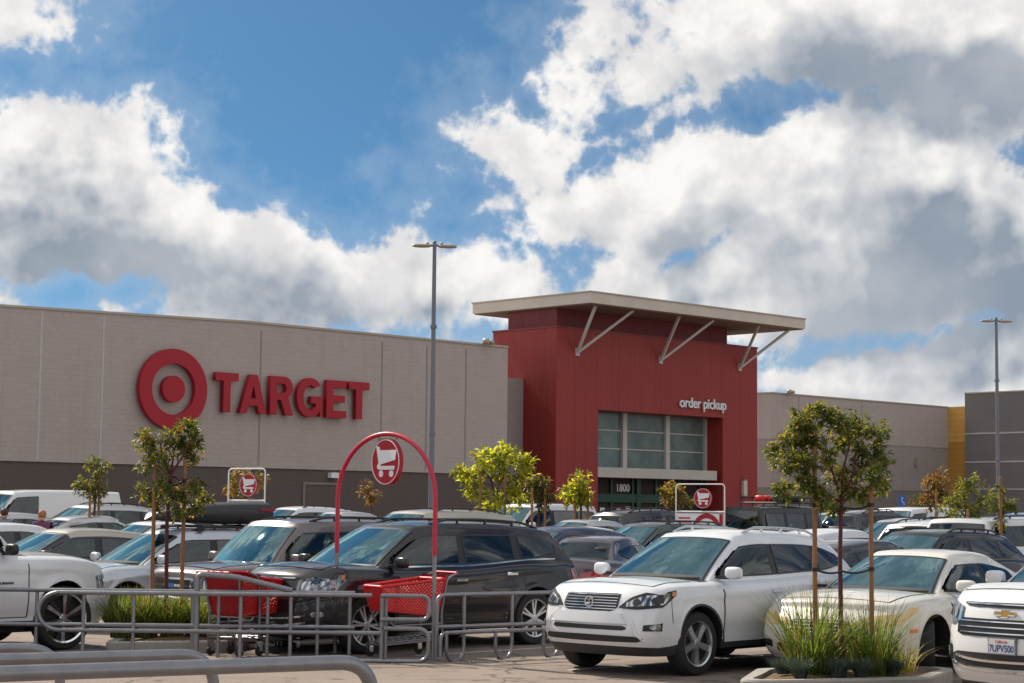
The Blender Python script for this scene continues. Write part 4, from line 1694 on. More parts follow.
def spot(px, Y, py=600):
    p = at(px, py, Y)
    return Vector((p.x, Y, rise(Y)))


def hp(px, Y, z, py=600):
    p = spot(px, Y, py)
    return Vector((p.x, Y, z))


CART_ICON = [(-.64, .68), (-.44, .65), (-.37, .50), (.75, .50), (.68, .08), (-.30, -.10), (-.34, -.17), (.63, -.17), (.63, -.33), (-.42, -.33),
             (-.56, -.26), (-.55, -.14), (-.46, -.06)]


def cart_disc(parent, M, r, thick=.05):
    """round red sign with a white shopping cart and a white rim line; disc in the local XZ plane facing -Y"""
    me = curve_mesh([ring_pts(r, 48)], thick)
    d = mesh_obj('sign_disc', me, M_SIGNRED, parent, M @ rot_xz())
    me = curve_mesh([ring_pts(r * .955, 48), ring_pts(r * .925, 48)], .004)
    mesh_obj('rim_line', me, M_SIGNWHITE, d, M @ Matrix.Translation((0, -thick - .004, 0)) @ rot_xz())
    me = curve_mesh([[(x * r, z * r) for x, z in CART_ICON]], .004)
    mesh_obj('cart_symbol', me, M_SIGNWHITE, d, M @ Matrix.Translation((0, -thick - .004, 0)) @ rot_xz())
    for x in (-.28, .42):
        me = curve_mesh([ring_pts(.145 * r, 20, x * r, -.50 * r)], .004)
        mesh_obj('cart_symbol_wheel', me, M_SIGNWHITE, d, M @ Matrix.Translation((0, -thick - .004, 0)) @ rot_xz())
    return d


# corral arch
pl, pr = spot(336, 25.0), spot(434, 23.9)
ctr = (pl + pr) / 2
av = pr - pl
arch = empty('corral_arch', (ctr.x, ctr.y, 0), math.atan2(av.y, av.x), 'tall red arch with a round cart sign over the shopping cart corral', 'arch')
hw = av.length / 2
SH = 2.02
ARCH_H = 2.86
for s in (-1, 1):
    p = MB()
    p.tube([(s * hw, 0, 0), (s * hw, 0, 1.30)], .027, 12)
    p.tube([(s * hw, 0, 0), (s * hw, 0, .012)], .09, 14)
    p.build('post', M_GALV, arch)
p = MB()
pts = [(-hw, 0, 1.30), (-hw, 0, 1.6)]
for i in range(33):
    t = math.pi - math.pi * i / 32
    pts.append((hw * math.cos(t), 0, SH + (ARCH_H - SH) * math.sin(t)))
pts += [(hw, 0, 1.6), (hw, 0, 1.30)]
p.tube(pts, .030, 12)
p.build('arch_tube', M_REDTUBE, arch)
dm = Matrix.Translation((.02, 0, ARCH_H - .365)) @ Matrix.Rotation(R(-9), 4, 'Z')
dsc = cart_disc(arch, dm, .305, .028)
p = MB()
for s in (-1, 1):
    p.tube([(.02 + s * .16, 0, ARCH_H - .085), (.02 + s * .16, 0, ARCH_H + .0)], .012, 6)
p.build('sign_hanger', M_GALVDARK, arch)

# corral fences (two sides of one lane on the left, two on the right of the arch)
RT = .0275


def fence(name, label, group, rails, posts, extra=(), r=RT):
    root = empty(name, rails[0][0] if not hasattr(rails[0], 'x') else rails[0], 0, label, 'railing', group)
    o = root.location.copy()
    o.z = 0
    root.location = o
    for pts in rails:
        p = MB()
        p.tube([Vector(q) - o for q in pts], r, 10)
        p.build('rail', M_GALV, root)
    for pts in posts:
        p = MB()
        p.tube([Vector(q) - o for q in pts], r * .86, 10)
        p.build('post', M_GALV, root)
    for pts in extra:
        p = MB()
        p.tube([Vector(q) - o for q in pts], r, 10)
        p.build('end_loop', M_GALV, root)
    return root


ZT, ZM = .82, .36
GR = 'cart corral railings'
YN = lambda px: 23.42
YF = lambda px: 23.92
# near side, with a hairpin at its left end
hair = [hp(430, YN(430), ZT)]
hair += [hp(58, YN(58), ZT)]
cx_, rr_ = 60, (ZT - ZM) / 2
for i in range(1, 16):
    t = math.pi * i / 16
    a = hp(60, YN(60), 0)
    hair.append(Vector((a.x - math.sin(t) * rr_ * 1.15, a.y, (ZT + ZM) / 2 + math.cos(t) * rr_)))
hair += [hp(60, YN(60), ZM), hp(381, YN(381), ZM)]
hair = [hp(372, YN(372), ZT)] + hair[1:]
fence('corral_railing', 'near grey corral railing with a hairpin left end in front of the white wagon wheel', GR,
      [hair],
      [[hp(x, YN(x) + .035, 0), hp(x, YN(x) + .035, ZT)] for x in (84, 134, 241, 291)])
fence('corral_railing', 'far grey corral railing behind the hairpin one, running off the left edge', GR,
      [[hp(-40, YF(-40), ZT + .005), hp(355, YF(355), ZT + .005)], [hp(-40, YF(-40), ZM + .035), hp(355, YF(355), ZM + .035)]],
      [[hp(x, YF(x) + .035, 0), hp(x, YF(x) + .035, ZT)] for x in (-10, 37, 193, 219, 268, 318, 350)], r=.027)
# gate-like frame at the arch
y0 = 23.4
up = fillet([hp(381, y0, ZT), hp(429, y0, ZT), hp(429, y0, .53), hp(381, y0, .53)], .09, 6)
dn = fillet([hp(384, y0, .42), hp(429, y0, .42), hp(429, y0, .02), hp(381, y0, .02), hp(360, y0 + .02, .02)], .14, 7)
fence('corral_railing', 'looped end frame of the cart corral standing beside the arch post', GR,
      [up, dn], [[hp(382, y0 + .03, 0), hp(382, y0 + .03, ZT)], [hp(386, y0 + .08, 0), hp(386, y0 + .08, ZT)]])
# right side, receding past the dark crossover
A0 = hp(437, 23.75, 0)
rd = Vector((.80, .60, 0))


def rp(s, z, off=0.0):
    q = A0 + rd * s + Vector((.6, -.8, 0)) * off
    return Vector((q.x, q.y, z))


LEN = 2.1
jl = []
for s in (.42, 1.18, 1.95):
    top = ZT if s < 1.9 else .40
    jl.append([rp(s, top)] + fillet([rp(s, .39), rp(s, .0), rp(s - .38, .0, .16), rp(s - .38, .36, .16)], .2, 7))
fence('corral_railing', 'right-hand corral railing on looped legs between the arch and the white crossover', GR,
      [fillet([rp(.0, .05), rp(.0, ZT), rp(LEN, ZT)], .13, 7), fillet([rp(-.02, .05, .12), rp(-.02, .355, .12), rp(LEN + .1, .355, .12)], .10, 6), [rp(0, .42), rp(LEN + .1, .42)]],
      jl, r=.0265)
# handrails near the viewer
GH = 'foreground tube handrails'


def handrail(label, pts, r, legs):
    root = empty('tube_handrail', (pts[0].x, pts[0].y, 0), 0, label, 'handrail', GH)
    o = root.location.copy()
    p = MB()
    p.tube([q - o for q in fillet(pts, .22, 10)], r, 14)
    p.build('rail', M_GALV, root)
    for a in legs:
        p = MB()
        p.tube([a - o, Vector((a.x, a.y, 0)) - o], r * .85, 12)
        p.build('post', M_GALV, root)
    for a in legs + [pts[-1]]:
        p = MB()
        p.lathe([(r * 1.0, 0), (r * 2, 0), (r * 2, .012), (r * 1.0, .012)], 'Z', 20, mat=Matrix.Translation(Vector((a.x, a.y, 0)) - o))
        p.build('foot_plate', M_GALVDARK, root)


def hz(px, py, Y):
    return at(px, py, Y)


a, b_ = hz(-60, 676, 10.45), hz(371, 661.5, 11.7)
c_ = Vector((b_.x + .03, b_.y + .12, 0))
handrail('nearest thick grey handrail, its bent right end turning down to the ground', [a, b_, c_], .046, [a.lerp(b_, .05)])
a, b_ = hz(-60, 661, 11.4), hz(213, 654, 12.15)
handrail('second grey handrail from the viewer, ending left of the red carts', [a, b_, Vector((b_.x + .03, b_.y + .1, 0))], .037, [a.lerp(b_, .1)])
a, b_ = hz(-60, 648, 12.45), hz(59, 648, 12.7)
handrail('shortest grey handrail at the left edge of the picture', [a, b_, Vector((b_.x + .03, b_.y + .1, 0))], .034, [a.lerp(b_, .1)])

# ------------------------------------------------------------------ shopping carts


def lattice(mb, f, nu, nv, w):
    """open plastic grille: diagonal bars on a bilinear panel f(u, v)"""
    def bar(a, b):
        mb.tube([f(*a), f(*b)], w, 4, cap=False)
    n = nu
    for i in range(-nv, nu):
        u0, v0, u1, v1 = i / nu, 0, (i + nv) / nu, 1
        if u0 < 0:
            v0, u0 = -u0 * nu / nv, 0
        if u1 > 1:
            v1, u1 = 1 - (u1 - 1) * nu / nv, 1
        bar((u0, v0), (u1, v1))
        bar((1 - u0, v0), (1 - u1, v1))


def quadf(a, b, c, d):
    a, b, c, d = map(Vector, (a, b, c, d))
    return lambda u, v: a.lerp(b, u).lerp(d.lerp(c, u), v)


def shopping_cart(loc, rz, label, flap=True):
    root = empty('shopping_cart', loc, rz, label, 'shopping cart', 'red shopping carts in the corral')
    T = [(-.42, -.29, .99), (.50, -.22, .90), (.50, .22, .90), (-.42, .29, .99)]
    Bt = [(-.34, -.23, .52), (.40, -.18, .60), (.40, .18, .60), (-.34, .23, .52)]
    p = MB()
    for i in range(4):
        j = (i + 1) % 4
        if i == 3:
            continue
        lattice(p, quadf(Bt[i], Bt[j], T[j], T[i]), 17 if i != 1 else 9, 9, .0085)
    lattice(p, quadf(Bt[0], Bt[1], Bt[2], Bt[3]), 12, 8, .008)
    bk = p.build('basket', M_CARTRED, root)
    rm = MB()
    loop = [Vector(t) for t in T] + [Vector(T[0])]
    rm.tube(fillet(loop, .06, 4), .021, 8)
    loop = [Vector(t) for t in Bt] + [Vector(Bt[0])]
    rm.tube(fillet(loop, .05, 4), .016, 8)
    for i in range(4):
        rm.tube([Bt[i], T[i]], .018, 8)
    rm.build('basket_rim', M_CARTRED, bk)
    fl = MB()
    f = quadf((-.36, -.24, .53), (-.36, .24, .53), (-.46, .29, 1.04), (-.46, -.29, 1.04))
    patch(fl, f, lin(0, 1, 6), lin(0, 1, 8), .012, .03)
    fl.build('seat_flap', M_CARTDARK, root)
    fr = MB()
    for s in (-1, 1):
        fr.tube(fillet([(-.62, s * .27, 1.06), (-.46, s * .285, 1.0), (-.40, s * .25, .55), (-.42, s * .26, .22), (.48, s * .17, .16)], .07, 5), .015, 8)
        fr.tube(fillet([(.42, s * .17, .60), (.30, s * .18, .40), (-.41, s * .25, .42)], .06, 4), .012, 8)
    fr.tube([(-.40, -.25, .50), (-.40, .25, .50)], .012, 8)
    fr.tube([(.46, -.17, .165), (.46, .17, .165)], .013, 8)
    fr.build('frame', M_GALV, root)
    hd = MB()
    hd.tube([(-.625, -.27, 1.065), (-.625, .27, 1.065)], .021, 10)
    hd.build('handle', M_CARTRED, root)
    tr = MB()
    tf = quadf((-.40, -.24, .24), (.44, -.16, .19), (.44, .16, .19), (-.40, .24, .24))
    for i in range(9):
        tr.tube([tf(i / 8, 0), tf(i / 8, 1)], .008, 6)
    for v in (0, .5, 1):
        tr.tube([tf(0, v), tf(1, v)], .01, 6)
    tr.build('lower_rack', M_GALV, root)
    for x, y in ((-.38, .24), (-.38, -.24), (.42, .15), (.42, -.15)):
        c = MB()
        c.lathe([(.02, -.018), (.06, -.018), (.064, 0), (.06, .018), (.02, .018)], 'Y', 18)
        wo = c.build('caster', M_TYRE, root, loc=(x, y, .064))
        k = MB()
        k.box(-.03, .03, -.03, -.024, 0, .11)
        k.box(-.03, .03, .024, .03, 0, .11)
        k.box(-.03, .03, -.03, .03, .11, .125)
        k.build('fork', M_CHROME, wo, smooth=False)
    return root


q1 = spot(247, 24.45)
for off, lab in ((0, 'rear red shopping cart of the nested left pair, solid red back panel towards the viewer'),
                 (.36, 'front red shopping cart of the nested pair on the left, pushed under the other')):
    ct = shopping_cart(q1 + Vector((math.cos(R(54)), math.sin(R(54)), 0)) * off, R(54), lab)
    ct.scale = (1.0, 1.06, 1.0)
shopping_cart(spot(405, 24.5), R(216), 'red lattice shopping cart beside the right arch post, handle to the right')
# loose bent rail standing behind the left cart
pts = [hp(197, 23.68, .0), hp(197, 23.68, 1.05), hp(236, 23.68, 1.02), hp(292, 23.66, .86)]
fence('corral_railing', 'bent grey rail sloping down to the right across the left red cart', GR, [fillet(pts, .07, 6)], [], r=.036)

# ------------------------------------------------------------------ cart return signs, lamp posts, small sign


def return_sign(px, Y, ztop, wid, label, stripes):
    p0 = spot(px, Y)
    root = empty('cart_return_sign', p0, R(-34), label, 'sign', 'cart return signs')
    h = ztop - p0.z
    z0 = h - .64
    p = MB()
    p.tube(fillet([(-wid / 2, 0, 0), (-wid / 2, 0, h), (wid / 2, 0, h), (wid / 2, 0, 0)], .09, 6), .015, 8)
    p.tube([(-wid / 2, 0, z0), (wid / 2, 0, z0)], .018, 8)
    p.build('frame', M_SIGNWHITE, root)
    cart_disc(root, Matrix.Translation((wid * .06, 0, h - .33)), .235, .02)
    bd = MB()
    bd.box(-wid / 2 + .03, wid / 2 - .03, -.015, .015, z0 - .75, z0 - .04)
    bo = bd.build('board', M_SIGNWHITE, root, smooth=False)
    half = [q for q in ring_pts(.36, 48)]
    me = curve_mesh([ring_pts(.36, 48), ring_pts(.25, 48)], .003)
    mesh_obj('ring_motif', me, M_SIGNRED, bo, Matrix.Translation((wid * .14, -.020, z0 - .40)) @ rot_xz())
    me = curve_mesh([ring_pts(.13, 32)], .003)
    mesh_obj('dot_motif', me, M_SIGNRED, bo, Matrix.Translation((wid * .14, -.020, z0 - .40)) @ rot_xz())
    st = MB()
    for i in range(stripes):
        st.box(-wid * .44, -wid * (.20 - .03 * (i % 2)), -.019, -.0155, z0 - .17 - .1 * i, z0 - .13 - .1 * i)
    if stripes:
        st.build('small_print', M_PLATERED, bo, smooth=False)
    st = MB()
    st.box(wid * .40, wid * .47, -.02, -.0155, z0 - .74, z0 - .05)
    st.build('red_edge', M_SIGNRED, bo, smooth=False)


return_sign(244, 38, 2.66, .98, 'cart return sign in a white tube frame left of the red arch', 0)
return_sign(700, 44, 2.53, 1.28, 'cart return sign with a white board in front of the red tower', 4)


def lamp_post(px, Y, ztop, label):
    p0 = spot(px, Y, 430)
    root = empty('lamp_post', p0, R(8), label, 'lamp post', 'car park lamp posts')
    h = ztop - p0.z
    p = MB()
    p.lathe([(.02, 0), (.30, 0), (.30, .75), (.02, .75)], 'Z', 20)
    p.build('footing', M_KERB, root)
    p = MB()
    p.tube([(0, 0, .75), (0, 0, h * .45), (0, 0, h - .05)], [.095, .08, .06], 12)
    p.build('pole', M_POLE, root)
    p = MB()
    for z in (h * .40, h * .74):
        p.lathe([(.06, z - .06), (.105, z - .05), (.105, z + .05), (.06, z + .06)], 'Z', 14)
    p.build('collar', M_POLE, root)
    p = MB()
    p.tube([(-.30, 0, h), (.30, 0, h)], .035, 8)
    p.lathe([(.02, h - .1), (.06, h - .1), (.06, h + .12), (.02, h + .16)], 'Z', 10)
    p.build('bracket', M_POLE, root)
    for s in (-1, 1):
        p = MB()
        p.blob((s * .40, 0, h - .02), (.31, .16, .055), 0, 18, 8, .8)
        p.blob((s * .22, 0, h + .06), (.05, .05, .05), 0, 8, 6)
        p.build('luminaire', M_LAMPTOP, root)


lamp_post(432, 58, 10.05, 'tall grey twin-headed lamp post standing before the long grey wall')
lamp_post(997.5, 80, 10.15, 'thin distant twin-headed lamp post at the right before the charcoal building')
p0 = spot(902, 78, 500)
bsn = empty('parking_sign', p0, R(-10), 'small blue parking sign on a post by the set-back wing', 'sign')
p = MB()
p.tube([(0, 0, 0), (0, 0, 2.35)], .03, 8)
p.build('post', M_GALV, bsn)
p = MB()
p.box(-.14, .14, -.05, -.032, 1.85, 2.36)
bp_ = p.build('sign_plate', M_BLUE, bsn, smooth=False)
p = MB()
p.blob((.01, -.055, 2.25), (.03, .006, .03), 0, 10, 6)
p.tube([(0, -.055, 2.2), (0, -.055, 2.08), (.07, -.055, 2.07), (.09, -.055, 1.97)], .014, 6)
p.build('symbol', M_SIGNWHITE, bp_)

# ------------------------------------------------------------------ planter islands


def island(name, poly, h=.15, wall=.14):
    n = len(poly)
    c = sum(poly, Vector((0, 0, 0))) / n
    ins = [q + (c - q).normalized() * wall * 1.25 for q in poly]
    p = MB()
    ch = [q + (c - q).normalized() * .02 for q in poly]
    vs = [Vector((q.x, q.y, -.05)) for q in poly] + [Vector((q.x, q.y, h - .02)) for q in poly] + [Vector((q.x, q.y, h)) for q in ch] \
        + [Vector((q.x, q.y, h)) for q in ins] + [Vector((q.x, q.y, -.05)) for q in ins]
    fs = []
    for k in range(4):
        for i in range(n):
            j = (i + 1) % n
            fs.append((k * n + i, k * n + j, (k + 1) * n + j, (k + 1) * n + i))
    p.add(vs, fs)
    tag(p.build('planter_kerb', M_KERB, smooth=False), kind='structure')
    s = MB()
    m_ = [(q, .06) for q in ins]
    vs = [Vector((q.x, q.y, h - .045)) for q in ins]
    mid = [q.lerp(c, .5) for q in ins]
    vs += [Vector((q.x, q.y, h + .0 + .02 * rnd.random())) for q in mid] + [Vector((c.x, c.y, h + .03))]
    fs = [(i, (i + 1) % n, n + (i + 1) % n, n + i) for i in range(n)] + [(n + i, n + (i + 1) % n, 2 * n) for i in range(n)]
    s.add(vs, fs)
    tag(s.build('planter_soil', M_MULCH), kind='structure')


def isl(px_list, z=.15):
    return [ground_pt(x, y, z) for x, y in px_list]


def loopfill(pts, rad):
    q = fillet([pts[-1].lerp(pts[0], .5)] + pts + [pts[-1].lerp(pts[0], .5)], rad, 5)
    return q[:-1]


island('a', loopfill(isl([(739, 679.5), (762, 680.5), (931, 677.5), (955, 668), (925, 665.5), (756, 668)]), .16))
island('b', loopfill(isl([(104, 642), (232, 641), (252, 637), (232, 633.5), (120, 634.5)]), .2))

# ------------------------------------------------------------------ plants


def leafy(name, front, back, trans, rough=.45):
    m, nt_, b = nodes(name)
    q = NW(nt_)
    out = nt_.nodes['Material Output']
    t = q.new('ShaderNodeTexCoord').outputs['Object']
    n = q.noise(t, 5.0, 3, .6)
    q.put(b.inputs['Base Color'], q.mix(q.smooth(n, .3, .7), (*[c * .75 for c in front], 1), (*[c * 1.3 for c in front], 1)))
    b.inputs['Roughness'].default_value = rough
    tl = q.new('ShaderNodeBsdfTranslucent')
    tl.inputs['Color'].default_value = (*back, 1)
    mx = q.new('ShaderNodeMixShader')
    mx.inputs[0].default_value = trans
    q.put(mx.inputs[1], b.outputs[0])
    q.put(mx.inputs[2], tl.outputs[0])
    q.put(out.inputs['Surface'], mx.outputs[0])
    return m


L_DARK = leafy('dark green leaf', (.050, .078, .018), (.17, .20, .026), .36)
L_MID = leafy('green leaf', (.065, .10, .020), (.28, .32, .035), .45)
L_YEL = leafy('yellow green leaf', (.13, .13, .022), (.52, .42, .04), .5)
L_GOLD = leafy('golden leaf', (.24, .15, .03), (.62, .34, .04), .5)
L_BRIGHT = leafy('bright lime leaf', (.15, .20, .022), (.85, .86, .06), .62)
L_BROWN = leafy('brown leaf', (.14, .07, .025), (.34, .15, .03), .4)
M_BARK = plain('young bark', (.085, .05, .038), .9, var=.35, scale=20, bump=.5)
M_BARKRED = plain('reddish bark', (.10, .028, .030), .85, var=.3, scale=20, bump=.4)
M_STAKE = plain('lodgepole stake', (.27, .135, .06), .8, var=.3, scale=12, bump=.3)
M_TIE = plain('black rubber tie', (.02, .02, .022), .7, var=0)


def add_leaf(mb, p, d, up, ln, wd, mi):
    d = d.normalized()
    s = d.cross(up)
    s = s.normalized() if s.length > 1e-4 else d.orthogonal().normalized()
    n = s.cross(d)
    a = p
    b = p + d * ln * .45 + s * wd * .5 + n * ln * .06
    c = p + d * ln * .45 - s * wd * .5 + n * ln * .06
    mid = p + d * ln * .48 - n * ln * .0
    e = p + d * ln - n * ln * .16
    o = len(mb.v)
    mb.v += [tuple(a), tuple(b), tuple(mid), tuple(c), tuple(e)]
    mb.f += [(o, o + 1, o + 2), (o + 1, o + 4, o + 2), (o, o + 2, o + 3), (o + 2, o + 4, o + 3)]
    mb.m += [mi] * 4


def tree(label, px, Y, cx, ztop, zbot, wid, n, size, mats, weights, seed, base_z=None, bark=None, lobes=12, fork=None, holes=.35, py=600, clumps=None, cat='tree', tr=.028):
    """young street tree; cx: how far the crown sits to the side of the trunk"""
    r_ = random.Random(seed)
    p0 = spot(px, Y, py)
    if base_z is not None:
        p0.z = base_z
    root = empty('young_tree', p0, 0, label, cat, 'young trees in the car park')
    zt, zb = ztop - p0.z, zbot - p0.z
    H = zt - zb
    rw = wid / 2
    cl = []
    if clumps:
        for (x, z, r0) in clumps:
            cl.append((Vector((x, r_.uniform(-.6, .6) * rw * .7, z - p0.z)), r0))
    else:
        for i in range(lobes):
            for _ in range(60):
                q = Vector((r_.uniform(-1, 1), r_.uniform(-1, 1), r_.uniform(-1, 1)))
                if q.length < 1 and all((q - Vector(((c.x - cx) / rw, c.y / rw, (c.z - zb - H / 2) / (H / 2)))).length > .45 for c, _ in cl):
                    break
            rad = r_.uniform(.26, .42)
            q *= (1 - rad * .8)
            cl.append((Vector((cx + q.x * rw, q.y * rw, zb + H / 2 + q.z * H / 2)), rad * min(rw, H / 2) * 1.15))
    fz = zb + H * .12 if fork is None else fork - p0.z
    tk = MB()
    bow = r_.uniform(-.05, .05)
    tk.tube([(0, 0, -.03), (bow * .6, .01, fz * .35), (bow, 0, fz * .7), (0, 0, fz)], [tr * 1.2, tr, tr * .9, tr * .8], 8)
    # a few leaders carry the limbs
    top = max(c.z for c, _ in cl)
    leaders = []
    for i in range(3 if wid > .95 else 2):
        xs_ = cx + rw * .42 * (i - (1 if wid > .95 else .5)) * (1 if wid > .95 else 1.4)
        e = Vector((xs_ + r_.uniform(-.05, .05) * wid, r_.uniform(-.2, .2) * rw, fz + (top - fz) * r_.uniform(.72, .92)))
        a = Vector((0, 0, fz))
        m1 = a.lerp(e, .35) + Vector((r_.uniform(-.04, .04) * wid, 0, .05 * H))
        m2 = a.lerp(e, .7) + Vector((r_.uniform(-.05, .05) * wid, r_.uniform(-.05, .05) * wid, .02 * H))
        ld = [a, m1, m2, e]
        leaders.append(ld)
        tk.tube(ld, [tr * .62, tr * .50, tr * .34, tr * .15], 7)
    for c, rad in cl:
        best = None
        for ld in leaders:
            for i in range(3):
                for t in (0, .5):
                    q = ld[i].lerp(ld[i + 1], t)
                    cost = (q - c).length + (1.5 * max(0, q.z - c.z + .08))
                    if best is None or cost < best[0]:
                        best = (cost, q)
        a = best[1]
        m1 = a.lerp(c, .5) + Vector((r_.uniform(-.05, .05), r_.uniform(-.05, .05), .03)) * (H / 1.3)
        tk.tube([a, m1, c], [tr * .30, tr * .22, tr * .10], 6)
        for _ in range(3):
            e = c + Vector((r_.gauss(0, 1), r_.gauss(0, 1), r_.gauss(0, 1))).normalized() * rad * .9
            tk.tube([m1.lerp(c, .5), c.lerp(e, .4), e], [tr * .16, tr * .12, tr * .06], 5)
    tk.build('trunk', bark or M_BARK, root)
    lf = MB()
    tot = sum(rad ** 2 for _, rad in cl)
    for c, rad in cl:
        k = int(n * rad ** 2 / tot)
        # leaves sit in whorls at the ends of twigs
        tw = max(3, k // 9)
        hue = r_.random()
        for _ in range(tw):
            d = Vector((r_.gauss(0, 1), r_.gauss(0, 1), r_.gauss(0, .9))).normalized()
            tip = c + d * rad * (r_.random() ** .42) * r_.uniform(.75, 1.2)
            wts = list(weights)
            mi0 = r_.choices(range(len(mats)), wts)[0]
            for j in range(r_.randint(6, 11)):
                dd = (d * .55 + Vector((r_.gauss(0, .75), r_.gauss(0, .75), r_.gauss(-.12, .6))))
                mi = mi0 if r_.random() < .65 else r_.choices(range(len(mats)), wts)[0]
                s_ = size * r_.uniform(.6, 1.25)
                add_leaf(lf, tip + Vector((r_.gauss(0, .25), r_.gauss(0, .25), r_.gauss(0, .25))) * size, dd, Vector((r_.gauss(0, .5), r_.gauss(0, .5), 1)), s_, s_ * .38, mi)
    lf.build('crown', mats, root, smooth=False)
    return root


def stake(px, Y, ztop, label, base=None, lean=0.0, py=600, r=.028):
    p0 = spot(px, Y, py)
    if base is not None:
        p0.z = base
    o = empty('tree_stake', p0, 0, label, 'stake', 'wooden tree stakes')
    p = MB()
    h = ztop - p0.z
    p.tube([(0, 0, -.02), (lean * .5, 0, h * .5), (lean, 0, h)], [r, r * .97, r * .93], 10)
    p.build('pole', M_STAKE, o)
    p = MB()
    p.lathe([(r * .2, h - .002), (r * .9, h), (r * .7, h + .006), (r * .2, h + .008)], 'Z', 10, mat=Matrix.Translation((lean, 0, 0)))
    p.build('cut_end', plain('stake end grain', (.42, .24, .11), .8, var=.3, scale=40) if 'stake end grain' not in bpy.data.materials else bpy.data.materials['stake end grain'], o)
    return o


def tie(a, b, c, label):
    """rubber strap from stake to stake round the trunk"""
    o = empty('tree_tie', a, 0, label, 'strap', 'black tree ties')
    q = [Vector((0, 0, 0)), b - a, c - a]
    p = MB()
    pts = []
    for s, e in ((q[0], q[1]), (q[1], q[2])):
        for i in range(9):
            t = i / 8
            m_ = s.lerp(e, t)
            m_.z -= .03 * math.sin(math.pi * t)
            pts.append(m_)
    p.tube(pts, .012, 6)
    p.build('band', M_TIE, o)
    for e in (q[0], q[2]):
        p = MB()
        p.lathe([(.03, e.z - .02), (.036, e.z - .02), (.036, e.z + .02), (.03, e.z + .02)], 'Z', 12, mat=Matrix.Translation((e.x, e.y, 0)))
        p.build('loop', M_TIE, o)


# main tree on the right island
Y9 = 20.76
zz = lambda py, px, Y: CAM_H + (510 + .0105 * (px - 512) - py) / FPX * Y
xx = lambda px, Y, p0: (px - p0) / FPX * Y
C9 = []
for cx_p, cy_p, r_p in ((803, 424, 15), (820, 416, 13), (838, 424, 13), (794, 440, 14), (812, 442, 14), (783, 462, 12), (800, 466, 13), (786, 488, 11), (806, 486, 13), (822, 500, 11),
                        (862, 428, 14), (878, 434, 11), (850, 440, 12), (868, 450, 13), (886, 460, 8), (874, 478, 12), (857, 470, 10), (884, 490, 8), (848, 490, 11), (866, 496, 10), (836, 508, 9),
                        (826, 458, 9), (838, 474, 9), (776, 450, 8)):
    C9.append((xx(cx_p, Y9, 842), zz(cy_p, cx_p, Y9), r_p / FPX * Y9))
tree('leafy dark green young tree with golden leaf tips on the front right island', 842, Y9, 0, 3.1, 1.9, 1.3, 6400, .082, [L_DARK, L_MID, L_YEL, L_GOLD], [3.6, 4.4, 1.9, .5], 3,
     base_z=.16, bark=M_BARKRED, fork=2.02, clumps=C9, py=600, tr=.027)
sL = stake(815, 20.70, 2.62, 'left stake of the front right island tree', .15)
sR = stake(871.5, 20.74, 2.50, 'right stake of the front right island tree, its top standing out of the leaves', .15)
for z, lab in ((1.98, 'upper black tie across the front right island tree under its crown'), (1.28, 'lower black tie across the front right island tree at bonnet height')):
    tie(Vector((sL.location.x, 20.70, z)), Vector((spot(842, Y9).x, Y9 - .035, z - .02)), Vector((sR.location.x, 20.74, z + .01)), lab)

# tree on the left island
Y2 = 25.25
C2 = [(xx(cx_p, Y2, 167), zz(cy_p, cx_p, Y2), r_p / FPX * Y2) for cx_p, cy_p, r_p in
      ((138, 440, 11), (148, 452, 11), (165, 438, 12), (182, 428, 12), (190, 440, 9), (176, 450, 10), (160, 462, 9), (142, 466, 8), (189, 456, 8), (140, 494, 9), (152, 502, 10),
       (162, 486, 9), (174, 496, 10), (194, 486, 9), (200, 498, 8), (190, 510, 8), (178, 512, 7))]
tree('open young tree with two leafy tiers on the left island below the ring sign', 167, Y2, 0, 3.1, 1.9, 1.1, 3400, .088, [L_DARK, L_MID, L_YEL, L_GOLD], [3.4, 3.2, 2.2, .9], 5,
     base_z=.15, bark=M_BARKRED, fork=2.3, clumps=C2, tr=.028)
s1 = stake(151.5, 25.2, 2.45, 'left stake of the open tree on the left island', .15)
s2 = stake(181.5, 25.3, 2.50, 'right stake of the open tree on the left island', .15)
tie(Vector((s1.location.x, 25.2, 2.20)), Vector((spot(167, Y2).x, Y2 - .03, 2.17)), Vector((s2.location.x, 25.3, 2.24)), 'black tie across the open tree on the left island')

